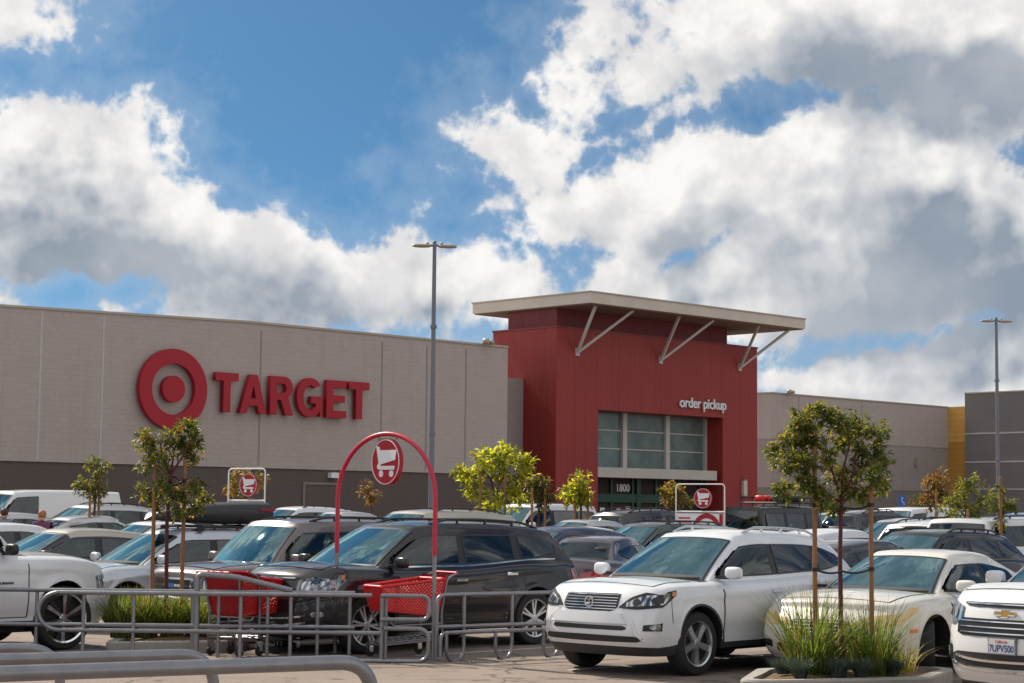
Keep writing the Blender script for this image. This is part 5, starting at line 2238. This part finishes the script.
C5 = [(xx(a, 47, 494), zz(b_, a, 47), c_ / FPX * 47) for a, b_, c_ in
      ((480, 468, 11), (470, 477, 9), (492, 457, 12), (505, 455, 10), (518, 459, 8), (527, 466, 7), (524, 476, 8), (500, 470, 10), (461, 474, 7), (466, 489, 6),
       (479, 497, 8), (487, 511, 9), (500, 500, 8), (512, 490, 9), (523, 498, 7), (513, 508, 5), (478, 484, 6))]
tree('big spreading lime green tree shining before the end of the grey wall', 494, 47, 0, 3.42, 1.55, 1.85, 2600, .17, [L_BRIGHT, L_YEL, L_MID], [5, 2.2, 1.2], 14, clumps=C5, py=500, tr=.035, fork=2.3)
FAR = [
    ('small dark green tree between two stakes before the white van', 95, 45, 0, 3.10, 1.78, 1.0, 900, .13, [L_DARK, L_MID, L_YEL], [3, 3, 1.5], 11, 7),
    ('golden brown tree behind the left cart return sign', 246, 53, 0, 3.25, 1.9, 1.3, 900, .14, [L_BROWN, L_YEL, L_GOLD, L_DARK], [2, 2, 2, 1], 12, 9),
    ('small golden tree against the dark wall left of the arch sign', 371, 60, 0, 3.0, 1.85, .9, 520, .14, [L_BROWN, L_GOLD, L_YEL], [2, 2, 1], 13, 6),
    ('dark olive tree beside the lime tree at the tower corner', 539, 46, 0, 2.85, 1.7, .95, 1000, .13, [L_DARK, L_BROWN, L_YEL], [3, 1.4, 1], 15, 8),
    ('lime yellow tree before the red tower left of the entrance', 581, 49, 0, 3.12, 1.85, 1.2, 1400, .15, [L_BRIGHT, L_YEL, L_MID], [4, 3, 1.5], 16, 8),
    ('orange and olive tree between the entrance and the cart return sign', 673, 52, 0, 2.92, 1.75, .95, 900, .14, [L_GOLD, L_YEL, L_BROWN, L_DARK], [2, 2, 1, 1], 17, 8),
    ('brown orange tree with a stake before the set-back wing', 936, 56, 0, 3.35, 1.85, 1.2, 1200, .14, [L_BROWN, L_GOLD, L_DARK], [3, 2, 1], 18, 9),
    ('low dark bushy tree left of the brown orange tree', 917, 66, 0, 2.9, 1.3, 1.2, 1000, .15, [L_DARK, L_BROWN], [3, 1.4], 19, 8),
    ('bushy yellow green tree right of the brown orange tree', 967, 38, 0, 2.80, 1.28, 1.1, 1800, .11, [L_MID, L_YEL, L_DARK], [3, 2.4, 1.8], 20, 11),
    ('thin sparse green tree on a tall stake at the right', 1001, 37, -.02, 2.75, 1.30, .68, 700, .11, [L_DARK, L_MID, L_YEL], [2, 3, 1.4], 21, 7),
]
for lab, px, Y, cx, zt, zb, wd, n, sz, mts, wts, seed, lobes in FAR:
    tree(lab, px, Y, cx, zt, zb, wd, n, sz, mts, wts, seed, lobes=lobes, py=500, tr=.035)
for px, Y, zt, lab in ((90, 44.8, 2.5, 'left thin stake of the small tree before the white van'), (99, 45.1, 2.7, 'right thin stake of the small tree before the white van'),
                       (480, 46.6, 2.75, 'left stake of the big lime green tree'), (505, 46.7, 2.75, 'right stake of the big lime green tree'),
                       (532, 45.7, 2.4, 'left stake of the dark olive tree'), (545, 45.8, 2.4, 'right stake of the dark olive tree'),
                       (575, 48.7, 2.5, 'left stake of the lime yellow tree'), (588, 48.8, 2.5, 'right stake of the lime yellow tree'),
                       (936.5, 55.3, 2.6, 'stake of the brown orange tree before the wing'),
                       (968, 37.6, 2.0, 'short stake of the bushy yellow green tree'), (1000.5, 36.8, 2.62, 'tall stake of the thin sparse tree at the right')):
    stake(px, Y, zt, lab, py=500, r=.032)

M_GRASS1 = leafy('green grass blade', (.075, .12, .022), (.30, .40, .05), .45)
M_GRASS2 = leafy('yellow grass blade', (.20, .17, .045), (.50, .40, .08), .45)
M_GRASS3 = leafy('dark grass blade', (.035, .055, .016), (.12, .17, .03), .4)
M_FESCUE = leafy('blue fescue blade', (.075, .11, .10), (.10, .15, .12), .25)


def tuft(label, p0, h, spread, n, mats, weights, seed, wid=.012, droop=.5, group='ornamental grasses on the islands', name='grass_plant'):
    r_ = random.Random(seed)
    mb = MB()
    for i in range(n):
        t = r_.uniform(0, 2 * math.pi)
        br = .12 * spread * math.sqrt(r_.random()) / .35
        b = Vector((math.cos(t) * br, math.sin(t) * br, 0))
        t2 = t + r_.gauss(0, .7)
        out = Vector((math.cos(t2), math.sin(t2), 0))
        L = h * r_.uniform(.55, 1.1)
        s = spread * (r_.random() ** .8)
        side = Vector((-out.y, out.x, 0))
        pts = []
        for k in range(5):
            u = k / 4
            z = L * (u - droop * .35 * u ** 3 * (s / max(spread, .01)))
            pts.append(b + out * s * u ** 1.8 + Vector((0, 0, z)))
        mi = r_.choices(range(len(mats)), weights)[0]
        o = len(mb.v)
        tw = r_.uniform(-.8, .8)
        sd_ = side * math.cos(tw) + out * math.sin(tw)
        for k, p in enumerate(pts):
            wk = wid * (1 - .92 * (k / 4) ** 1.5) * r_.uniform(.85, 1.1)
            mb.v += [tuple(p - sd_ * wk * .5), tuple(p + sd_ * wk * .5)]
        for k in range(4):
            mb.f.append((o + 2 * k, o + 2 * k + 1, o + 2 * k + 3, o + 2 * k + 2))
            mb.m.append(mi)
    ob = mb.build(name, mats, None, smooth=False, loc=p0)
    return tag(ob, label, 'plant', group)


def gp(px, py, z=.15):
    return ground_pt(px, py, z)


GM, GW = [M_GRASS1, M_GRASS2, M_GRASS3], [4, 1.4, 2.2]
tuft('tall spiky grass clump under the left stake on the front right island', gp(812, 674), 1.0, .74, 330, GM, GW, 31, .016)
tuft('bright spiky grass clump under the right stake on the front right island', gp(872, 674), .86, .62, 290, GM, [5, 1.8, 1.2], 32, .016)
tuft('darker grass clump around the trunk of the front right island tree', gp(846, 670), .62, .40, 190, GM, [2, .8, 4], 33, .015)
tuft('low yellow trailing grass at the right end of the front right island', gp(902, 672), .42, .48, 120, GM, [2, 4, .5], 34, .014, .9)
for i, (px, py, s, lab) in enumerate(((783, 674, .20, 'first blue green fescue mound from the left on the front right island'),
                                      (800, 677, .22, 'blue fescue mound in front of the tall spiky grass'),
                                      (838, 677, .24, 'blue fescue mound before the trunk of the front right island tree'),
                                      (862, 677, .22, 'blue fescue mound before the bright spiky grass'),
                                      (893, 675, .20, 'last blue fescue mound, near the right end of the front right island'))):
    tuft(lab, gp(px, py), s, s * .95, 420, [M_FESCUE, M_GRASS3], [5, 1], 40 + i, .010, .5, 'blue fescue mounds on the front right island', 'fescue_mound')
for i, (px, lab) in enumerate(((122, 'grass clump at the left end of the left island, behind the railing'),
                               (146, 'grass clump under the left stake on the left island'),
                               (172, 'grass clump under the right stake on the left island'),
                               (196, 'grass clump at the right end of the left island, beside the red cart'))):
    tuft(lab, gp(px, 637.5), rnd.uniform(.62, .74), .44, 420, GM, [5, 2.0, 1.6], 50 + i, .018)

# ------------------------------------------------------------------ people


def person(px, Y, height, face_deg, label, shirt, hair, trousers, py=520):
    p0 = spot(px, Y, py)
    root = empty('person', p0, R(face_deg), label, 'person', 'people walking among the cars')
    s = height / 1.75
    J = {'pelvis': (0, 0, .95), 'waist': (0, 0, 1.08), 'chest': (0, .0, 1.36), 'neck': (.01, 0, 1.49), 'head0': (.02, 0, 1.56), 'head1': (.025, 0, 1.67),
         'shl': (0, .18, 1.43), 'ell': (-.06, .25, 1.14), 'wrl': (.08, .24, .93), 'hal': (.12, .23, .86),
         'shr': (0, -.18, 1.43), 'elr': (.02, -.25, 1.13), 'wrr': (.18, -.22, .98), 'har': (.24, -.21, .95),
         'hpl': (0, .09, .90), 'knl': (.12, .10, .50), 'anl': (.06, .10, .09), 'tol': (.20, .11, .04),
         'hpr': (0, -.09, .90), 'knr': (.02, -.10, .49), 'anr': (-.14, -.10, .10), 'tor': (.0, -.11, .04)}
    E = [('pelvis', 'waist'), ('waist', 'chest'), ('chest', 'neck'), ('neck', 'head0'), ('head0', 'head1'), ('chest', 'shl'), ('shl', 'ell'), ('ell', 'wrl'), ('wrl', 'hal'),
         ('chest', 'shr'), ('shr', 'elr'), ('elr', 'wrr'), ('wrr', 'har'), ('pelvis', 'hpl'), ('hpl', 'knl'), ('knl', 'anl'), ('anl', 'tol'),
         ('pelvis', 'hpr'), ('hpr', 'knr'), ('knr', 'anr'), ('anr', 'tor')]
    RR = dict(pelvis=.15, waist=.15, chest=.165, neck=.058, head0=.085, head1=.082, shl=.075, ell=.05, wrl=.034, hal=.035, hpl=.095, knl=.065, anl=.045, tol=.04)
    keys = list(J)
    me = bpy.data.meshes.new('body')
    me.from_pydata([Vector(J[k]) * s for k in keys], [(keys.index(a), keys.index(b)) for a, b in E], [])
    ob = link('body', me)
    md = ob.modifiers.new('skin', 'SKIN')
    for i, k in enumerate(keys):
        kk = k if k in RR else k[:-1] + 'l'
        v = me.skin_vertices[0].data[i]
        rr = RR[kk] * s
        v.radius = (rr, rr * (.78 if k in ('chest', 'waist', 'pelvis') else 1))
        v.use_root = k == 'pelvis'
    ob.modifiers.new('sub', 'SUBSURF').levels = 2
    dg = bpy.context.evaluated_depsgraph_get()
    m2 = bpy.data.meshes.new_from_object(ob.evaluated_get(dg))
    bpy.data.objects.remove(ob)
    m2.materials.clear()
    for mt in (M_SKIN, shirt, trousers, M_SHOE):
        m2.materials.append(mt)
    for p in m2.polygons:
        c = p.center / s
        p.use_smooth = True
        arm = abs(c.y) > .215
        p.material_index = 3 if c.z < .10 else (2 if c.z < .96 and not (arm and c.z > .80) else (1 if c.z < 1.515 and not (arm and c.z < 1.16) else 0))
    m2.name = 'body'
    link('body', m2, root)
    h = MB()
    h.blob((-.005 * s, 0, 1.665 * s), (.108 * s, .098 * s, .098 * s), 0, 14, 9)
    h.build('hair', hair, root)
    f = MB()
    f.blob((.115 * s, 0, 1.60 * s), (.018 * s, .014 * s, .024 * s))
    for y in (-.088, .088):
        f.blob((.02 * s, y * s, 1.60 * s), (.018 * s, .012 * s, .03 * s))
    f.build('nose_and_ears', M_SKIN, root)
    e = MB()
    for y in (-.034, .034):
        e.blob((.098 * s, y * s, 1.625 * s), (.010 * s, .013 * s, .008 * s))
    e.build('eyes', M_BLACK, root)


M_SKIN = plain('skin', (.45, .25, .17), .55, var=.08)
M_SHOE = plain('dark shoe', (.03, .028, .026), .5, var=.1)
M_SHIRT1 = plain('plum shirt', (.145, .035, .085), .8, var=.15, scale=10)
M_SHIRT2 = plain('grey blue shirt', (.20, .21, .28), .8, var=.15)
M_SHIRT3 = plain('pale shirt', (.42, .36, .34), .8, var=.1)
M_HAIRGINGER = plain('sandy hair', (.30, .13, .05), .7, var=.2, scale=40)
M_HAIRDARK = plain('dark hair', (.05, .025, .022), .6, var=.2, scale=40)
M_JEANS = plain('dark jeans', (.04, .05, .08), .85, var=.2)
person(42, 42, 1.64, 120, 'person with sandy hair in a plum shirt, back turned, among the parked cars', M_SHIRT1, M_HAIRGINGER, M_JEANS)
person(4, 43, 1.66, 100, 'dark-haired person in a grey blue shirt at the left edge', M_SHIRT2, M_HAIRDARK, M_JEANS)
person(21, 43, 1.18, 60, 'child with brown hair in a pale shirt beside the plum shirt', M_SHIRT3, M_HAIRGINGER, M_JEANS)
# ------------------------------------------------------------------ the parked cars
WHITE = paint('pearl white', (.70, .72, .75))
WHITE2 = paint('plain white', (.70, .71, .72))
CREAM = paint('ivory white', (.72, .69, .63))
NAVY = paint('dark blue black', (.011, .010, .014), .0, .3)
TAUPE = paint('brown grey', (.15, .122, .118), .5, .36)
SILVER = paint('silver', (.50, .50, .51), .6, .34)
PALEBLUE = paint('pale silver blue', (.52, .55, .60), .45, .34)
TAN = paint('pale champagne', (.45, .40, .33), .5, .35)
CHAR = paint('charcoal', (.05, .046, .052), .5, .34)
PLUM = paint('dark plum grey', (.062, .040, .050), .45, .34)
BLACKP = paint('black', (.008, .008, .009), .0, .3)
GREENP = paint('dark green grey', (.05, .062, .06), .4, .35)
REDP = paint('red', (.40, .02, .03), .1, .35)
BLUEP = paint('mid blue', (.05, .13, .34), .3, .35)
DKBLUE = paint('deep navy', (.018, .035, .085), .3, .35)
GREYP = paint('mid grey', (.20, .20, .21), .5, .35)


def from_wheel(kind, px, Y, theta, py=665, over=None):
    """centre of a car whose front left tyre stands at this point"""
    k = dict(SPECS[kind])
    k.update(over or {})
    th = R(theta)
    f = Vector((-math.sin(th), -math.cos(th), 0))
    l = Vector((-f.y, f.x, 0))
    w = spot(px, Y, py)
    c = w - f * k['fa'] - l * (k['W'] / 2 - .12)
    c.z = rise(c.y)
    return c


def from_nose(kind, px, Y, theta, py=640):
    k = SPECS[kind]
    th = R(theta)
    f = Vector((-math.sin(th), -math.cos(th), 0))
    c = spot(px, Y, py) - f * (k['L'] / 2)
    c.z = rise(c.y)
    return c


# the near ones
make_car('crossover', from_wheel('crossover', 692, 22.1, 43), 43, WHITE,
         'pearl white crossover with a chrome-barred grille in the foreground beside the front right island', detail=2, cat='car', face='wide grille', rim='five')
make_car('large crossover', from_wheel('large crossover', 363, 24.8, 47), 47, NAVY,
         'dark blue-black crossover parked behind the corral arch and the red lattice cart', detail=2, face='twin slot', rim='twin', lamp=M_HEADDIM, scale=(1, 1, .975))
es_over = dict(lamp=None)
make_car('sedan', from_wheel('sedan', 923, 22.2, 39), 39, CREAM,
         'ivory white saloon with yellowed headlights behind the front right island tree', detail=2, face='teardrop', rim='many', lamp=M_HEADYEL, steer=27, scale=(1.04, 1.07, 1.0))
rt, lo_, gh_ = make_car('large crossover', from_nose('large crossover', 998, 18.2, 48), 48, WHITE2,
                        'white crossover with a gold badge and a licence plate, cut off by the right edge', detail=2, face='twin slot', rim='twin', scale=(.97, .96, 1.02))
# its licence plate, with a name above the number
pc = lo_.around(0, .625, 1, True)
p = MB()
p.box(pc.x - .02, pc.x + .022, -.16, .16, .545, .705)
pb_ = p.build('front_plate_frame', M_GALVDARK, rt, smooth=False)
p = MB()
p.box(pc.x + .0225, pc.x + .026, -.148, .148, .557, .693)
p.build('front_plate', M_PLATE, pb_, smooth=False)


def plate_text(txt, size, y, z, mat, off=.0, stretch=1.0):
    me = text_mesh(txt, size, .001, off)
    xs_ = [v.co.x for v in me.vertices]
    cx_ = (max(xs_) + min(xs_)) / 2
    M = Matrix.Translation((pc.x + .028, 0, z)) @ Matrix.Rotation(R(90), 4, 'Z') @ rot_xz() @ Matrix.Diagonal((stretch, 1, 1, 1)) @ Matrix.Translation((-cx_, 0, 0))
    mesh_obj('plate_text', me, mat, pb_, M)


plate_text('7UPV500', .092, 0, .572, M_PLATEINK, .002, .82)
plate_text('California', .036, 0, .655, M_PLATERED, .0005)
make_car('boxy wagon', from_nose('boxy wagon', 166, 26.5, 45), 45, TAUPE,
         'brown grey boxy car with a chrome framed grille behind the left red cart', detail=2, face='chrome grille', rim='five', seat=M_SEATTAN, tint_rear=False)
wg, wlo, wgh = make_car('estate', from_nose('estate', 40, 28.8, 46), 46, PALEBLUE,
                        'pale silver estate car carrying a long black roof box', detail=2, rim='five')
# roof box, on its bars
th = R(46)
bx_ = empty('roof_box', wg.matrix_basis @ Vector((-.52, .06, 1.56)), wg.rotation_euler.z, 'long black cargo box with a pointed nose on the roof of the pale estate car', 'roof box')
p = MB()
st_ = []
prof = [(1.16, .02, .02, .09), (1.05, .16, .10, .09), (.8, .28, .18, .08), (.3, .37, .25, .06), (-.3, .40, .29, .04), (-.8, .40, .30, .04), (-1.05, .38, .29, .05), (-1.12, .34, .24, .08)]
n = 20
for x, hw_, ht, lift_ in prof:
    for j in range(n):
        t = 2 * math.pi * j / n
        sp_ = lambda v: math.copysign(abs(v) ** .55, v)
        st_.append((x, hw_ * sp_(math.cos(t)), lift_ + ht * .62 + ht * .62 * sp_(math.sin(t))))
fs = []
for i in range(len(prof) - 1):
    for j in range(n):
        fs.append((i * n + j, i * n + (j + 1) % n, (i + 1) * n + (j + 1) % n, (i + 1) * n + j))
fs += [tuple(range(n)), tuple(reversed(range((len(prof) - 1) * n, len(prof) * n)))]
p.add(st_, fs)
p.build('box_shell', plain('black roof box plastic', (.028, .028, .032), .42, var=.15), bx_)
p = MB()
p.box(-1.10, -.80, -.412, -.402, .26, .30)
p.box(-1.10, -.80, .402, .412, .26, .30)
p.build('red_badge', M_SIGNRED, bx_, smooth=False)
for x in (.45, -.55):
    p = MB()
    p.tube([(x, -.55, .015), (x, .55, .015)], .02, 8)
    for s in (-1, 1):
        p.box(x - .05, x + .05, s * .52 - .03, s * .52 + .03, -.07, .02)
    p.build('cross_bar', M_BLACK, bx_)

# the big white wagon at the left edge, nose away to the right
phi = 46
k = dict(SPECS['big wagon'])
f = Vector((math.cos(R(phi)), math.sin(R(phi)), 0))
l = Vector((-f.y, f.x, 0))
wq = spot(60, 24.95, 648)
c = wq - f * 1.76 + l * (k['W'] / 2 - .12)
tr_, tlo, tgh = make_car('big wagon', c, 270 - phi - 180 + 180, WHITE2, 'big white wagon on chrome and black wheels, cut off by the left edge',
                         detail=2, rim='big', rim_mat=M_CHROME, over=dict(fa=1.76), mirror=M_BLACK)
tr_.rotation_euler.z = R(phi)
me = text_mesh('SUBURBAN', .052, .003, .001)
bp0 = tlo.pt(.55, -1, .52)
mesh_obj('door_badge', me, M_FRIT, tr_, Matrix.Translation((.66, bp0.y - .012, bp0.z + .1)) @ rot_xz() @ Matrix.Diagonal((1.15, .8, 1, 1)))

# the rows behind: kind, picture column, distance, nose angle, colour, label, scale, extras
T_, A_ = 47, 227
ROWS = [
    ('van', 36, 60, T_, WHITE2, 'white panel van parked under the dark wall at the far left', (1, 1, 1), dict(cat='van', name='parked_van')),
    ('crossover', 90, 52, T_, SILVER, 'silver crossover with a roof rack behind the small tree at the left', (1, 1, 1), dict(tint_rear=False)),
    ('sedan', 97, 45.5, A_, SILVER, 'silver saloon facing right behind the person in plum', (1, 1, 1.02), dict(tint_rear=False)),
    ('hatchback', 68, 33.2, T_, CHAR, 'black hatchback with a champagne roof between the big white wagon and the roof box car', (1.02, 1, .97), dict(roof_mat=TAN)),
    ('sedan', -12, 37, T_, WHITE2, 'white saloon at the left edge, its roof just above the big white wagon', (1, 1, 1.02), {}),
    ('sedan', 2, 50, T_, SILVER, 'pale saloon behind the dark-haired person at the left edge', (1, 1, 1.0), dict(tint_rear=False)),
    ('sedan', 150, 41, T_, WHITE2, 'white saloon mostly hidden behind the nose of the roof box', (1, 1, 1.0), {}),
    ('crossover', 294, 56, T_, WHITE, 'white crossover just behind the tail of the black roof box', (1, 1, .98), {}),
    ('sedan', 338, 55, T_, SILVER, 'silver saloon roof seen between the brown grey car and the arch', (1, 1, 1.05), {}),
    ('large crossover', 425, 41, T_, TAN, 'champagne wagon with roof bars showing over the dark blue-black crossover', (1, 1, 1.0), {}),
    ('boxy wagon', 528, 53, T_, WHITE2, 'white boxy wagon under the big lime green tree', (1.05, 1, 1.05), {}),
    ('sedan', 580, 47, T_, SILVER, 'silver saloon in front of the red tower corner', (1, 1, 1.02), {}),
    ('sedan', 568, 40.5, T_, WHITE, 'white saloon between the silver saloon and the blue hatchback', (1, 1, 1.0), {}),
    ('hatchback', 556, 38.5, T_, DKBLUE, 'dark blue hatchback just behind the tail of the blue-black crossover', (1, 1, .98), {}),
    ('estate', 650, 40, T_, GREENP, 'dark green grey estate with a roof rail behind the plum grey saloon', (1, 1, 1.02), dict(tint_rear=True)),
    ('crossover', 655, 50.5, A_, CHAR, 'charcoal crossover parked before the store entrance', (1, 1, 1.02), {}),
    ('sedan', 606, 33.5, 205, PLUM, 'dark plum grey saloon showing its red tail lights left of the pearl white crossover', (1, 1, .99), dict(tint_rear=False)),
    ('off-roader', 786, 52, A_, BLACKP, 'black off-roader with red doors and a loaded roof rack beside the red tower', (.92, .95, .98), dict(door_paint=REDP)),
    ('crossover', 836, 60, T_, SILVER, 'silver crossover far off behind the front right island tree', (1, 1, .98), {}),
    ('hatchback', 838, 37.5, A_, WHITE, 'rounded white hatchback seen from behind between two stakes', (1, 1, 1.0), {}),
    ('hatchback', 862, 31.5, A_, CHAR, 'charcoal hatchback tucked between the pearl white crossover and the ivory saloon', (1, 1, .96), {}),
    ('crossover', 925, 33.5, T_, BLACKP, 'black crossover with a blue-tinged windscreen right behind the ivory saloon', (1, 1, .95), {}),
    ('crossover', 905, 41.5, T_, GREYP, 'grey crossover with a pale roof behind the black one', (1, 1, 1.0), dict(roof_mat=SILVER)),
    ('van', 912, 63, T_, WHITE2, 'white minivan far off under the blue parking sign', (.85, .95, .88), dict(cat='van', name='parked_van')),
    ('large crossover', 962, 41, A_, BLACKP, 'black crossover with a white roof behind the bushy yellow green tree', (.95, 1, .94), dict(roof_mat=WHITE2)),
    ('big wagon', 1022, 39, A_, WHITE2, 'white wagon with dark windows at the right edge behind the thin stake', (1, 1, .92), {}),
    ('crossover', 1020, 57, T_, BLUEP, 'mid blue crossover at the right edge, far off', (1, 1, 1.0), {}),
    ('crossover', 878, 58, A_, CHAR, 'dark crossover far off behind the white hatchback', (1, 1, 1.02), {}),
    ('sedan', 455, 52, A_, REDP, 'red saloon far off behind the right side of the arch', (1, 1, 1.0), {}),
]
for kind, px, Y, th_, pt_, lab, sc_, ex in ROWS:
    make_car(kind, spot(px, Y, 525), th_ + rnd.uniform(-1.5, 1.5), pt_, lab, scale=sc_, **ex)
# load on the red off-roader's roof rack
q = spot(786, 52, 525)
rk = empty('roof_rack', (q.x, q.y, q.z + 1.90), R(44), 'black roof rack with red jerry cans on top of the black off-roader', 'roof rack')
p = MB()
for y in (-.62, .62):
    for z in (0, .14):
        p.tube([(-1.2, y, z), (.8, y, z)], .022, 6)
for x in (-1.2, -.7, -.2, .3, .8):
    p.tube([(x, -.62, 0), (x, .62, 0)], .02, 6)
    for y in (-.62, .62):
        p.tube([(x, y, -.1), (x, y, .14)], .018, 6)
p.build('rack_frame', M_BLACK, rk)
for x in (-.95, -.72):
    p = MB()
    p.blob((x, .15, .10), (.07, .16, .10), 0, 12, 8, .5)
    p.build('jerry_can', M_CARTRED, rk)
p = MB()
p.blob((-.05, 0, .12), (.5, .5, .12), 0, 12, 8, .6)
p.build('black_bag', M_BLACK, rk)

# ------------------------------------------------------------------ picture settings
scene.view_settings.view_transform = 'Standard'
scene.view_settings.look = 'None'
scene.view_settings.exposure = 0.22
scene.view_settings.gamma = 1.0
scene.view_settings.use_curve_mapping = False
scene.render.film_transparent = False
cy = scene.cycles
cy.max_bounces = 6
cy.diffuse_bounces = 3
cy.glossy_bounces = 3
cy.transmission_bounces = 4
cy.transparent_max_bounces = 10
cy.caustics_reflective = False
cy.caustics_refractive = False
cy.sample_clamp_indirect = 6
cy.use_denoising = True
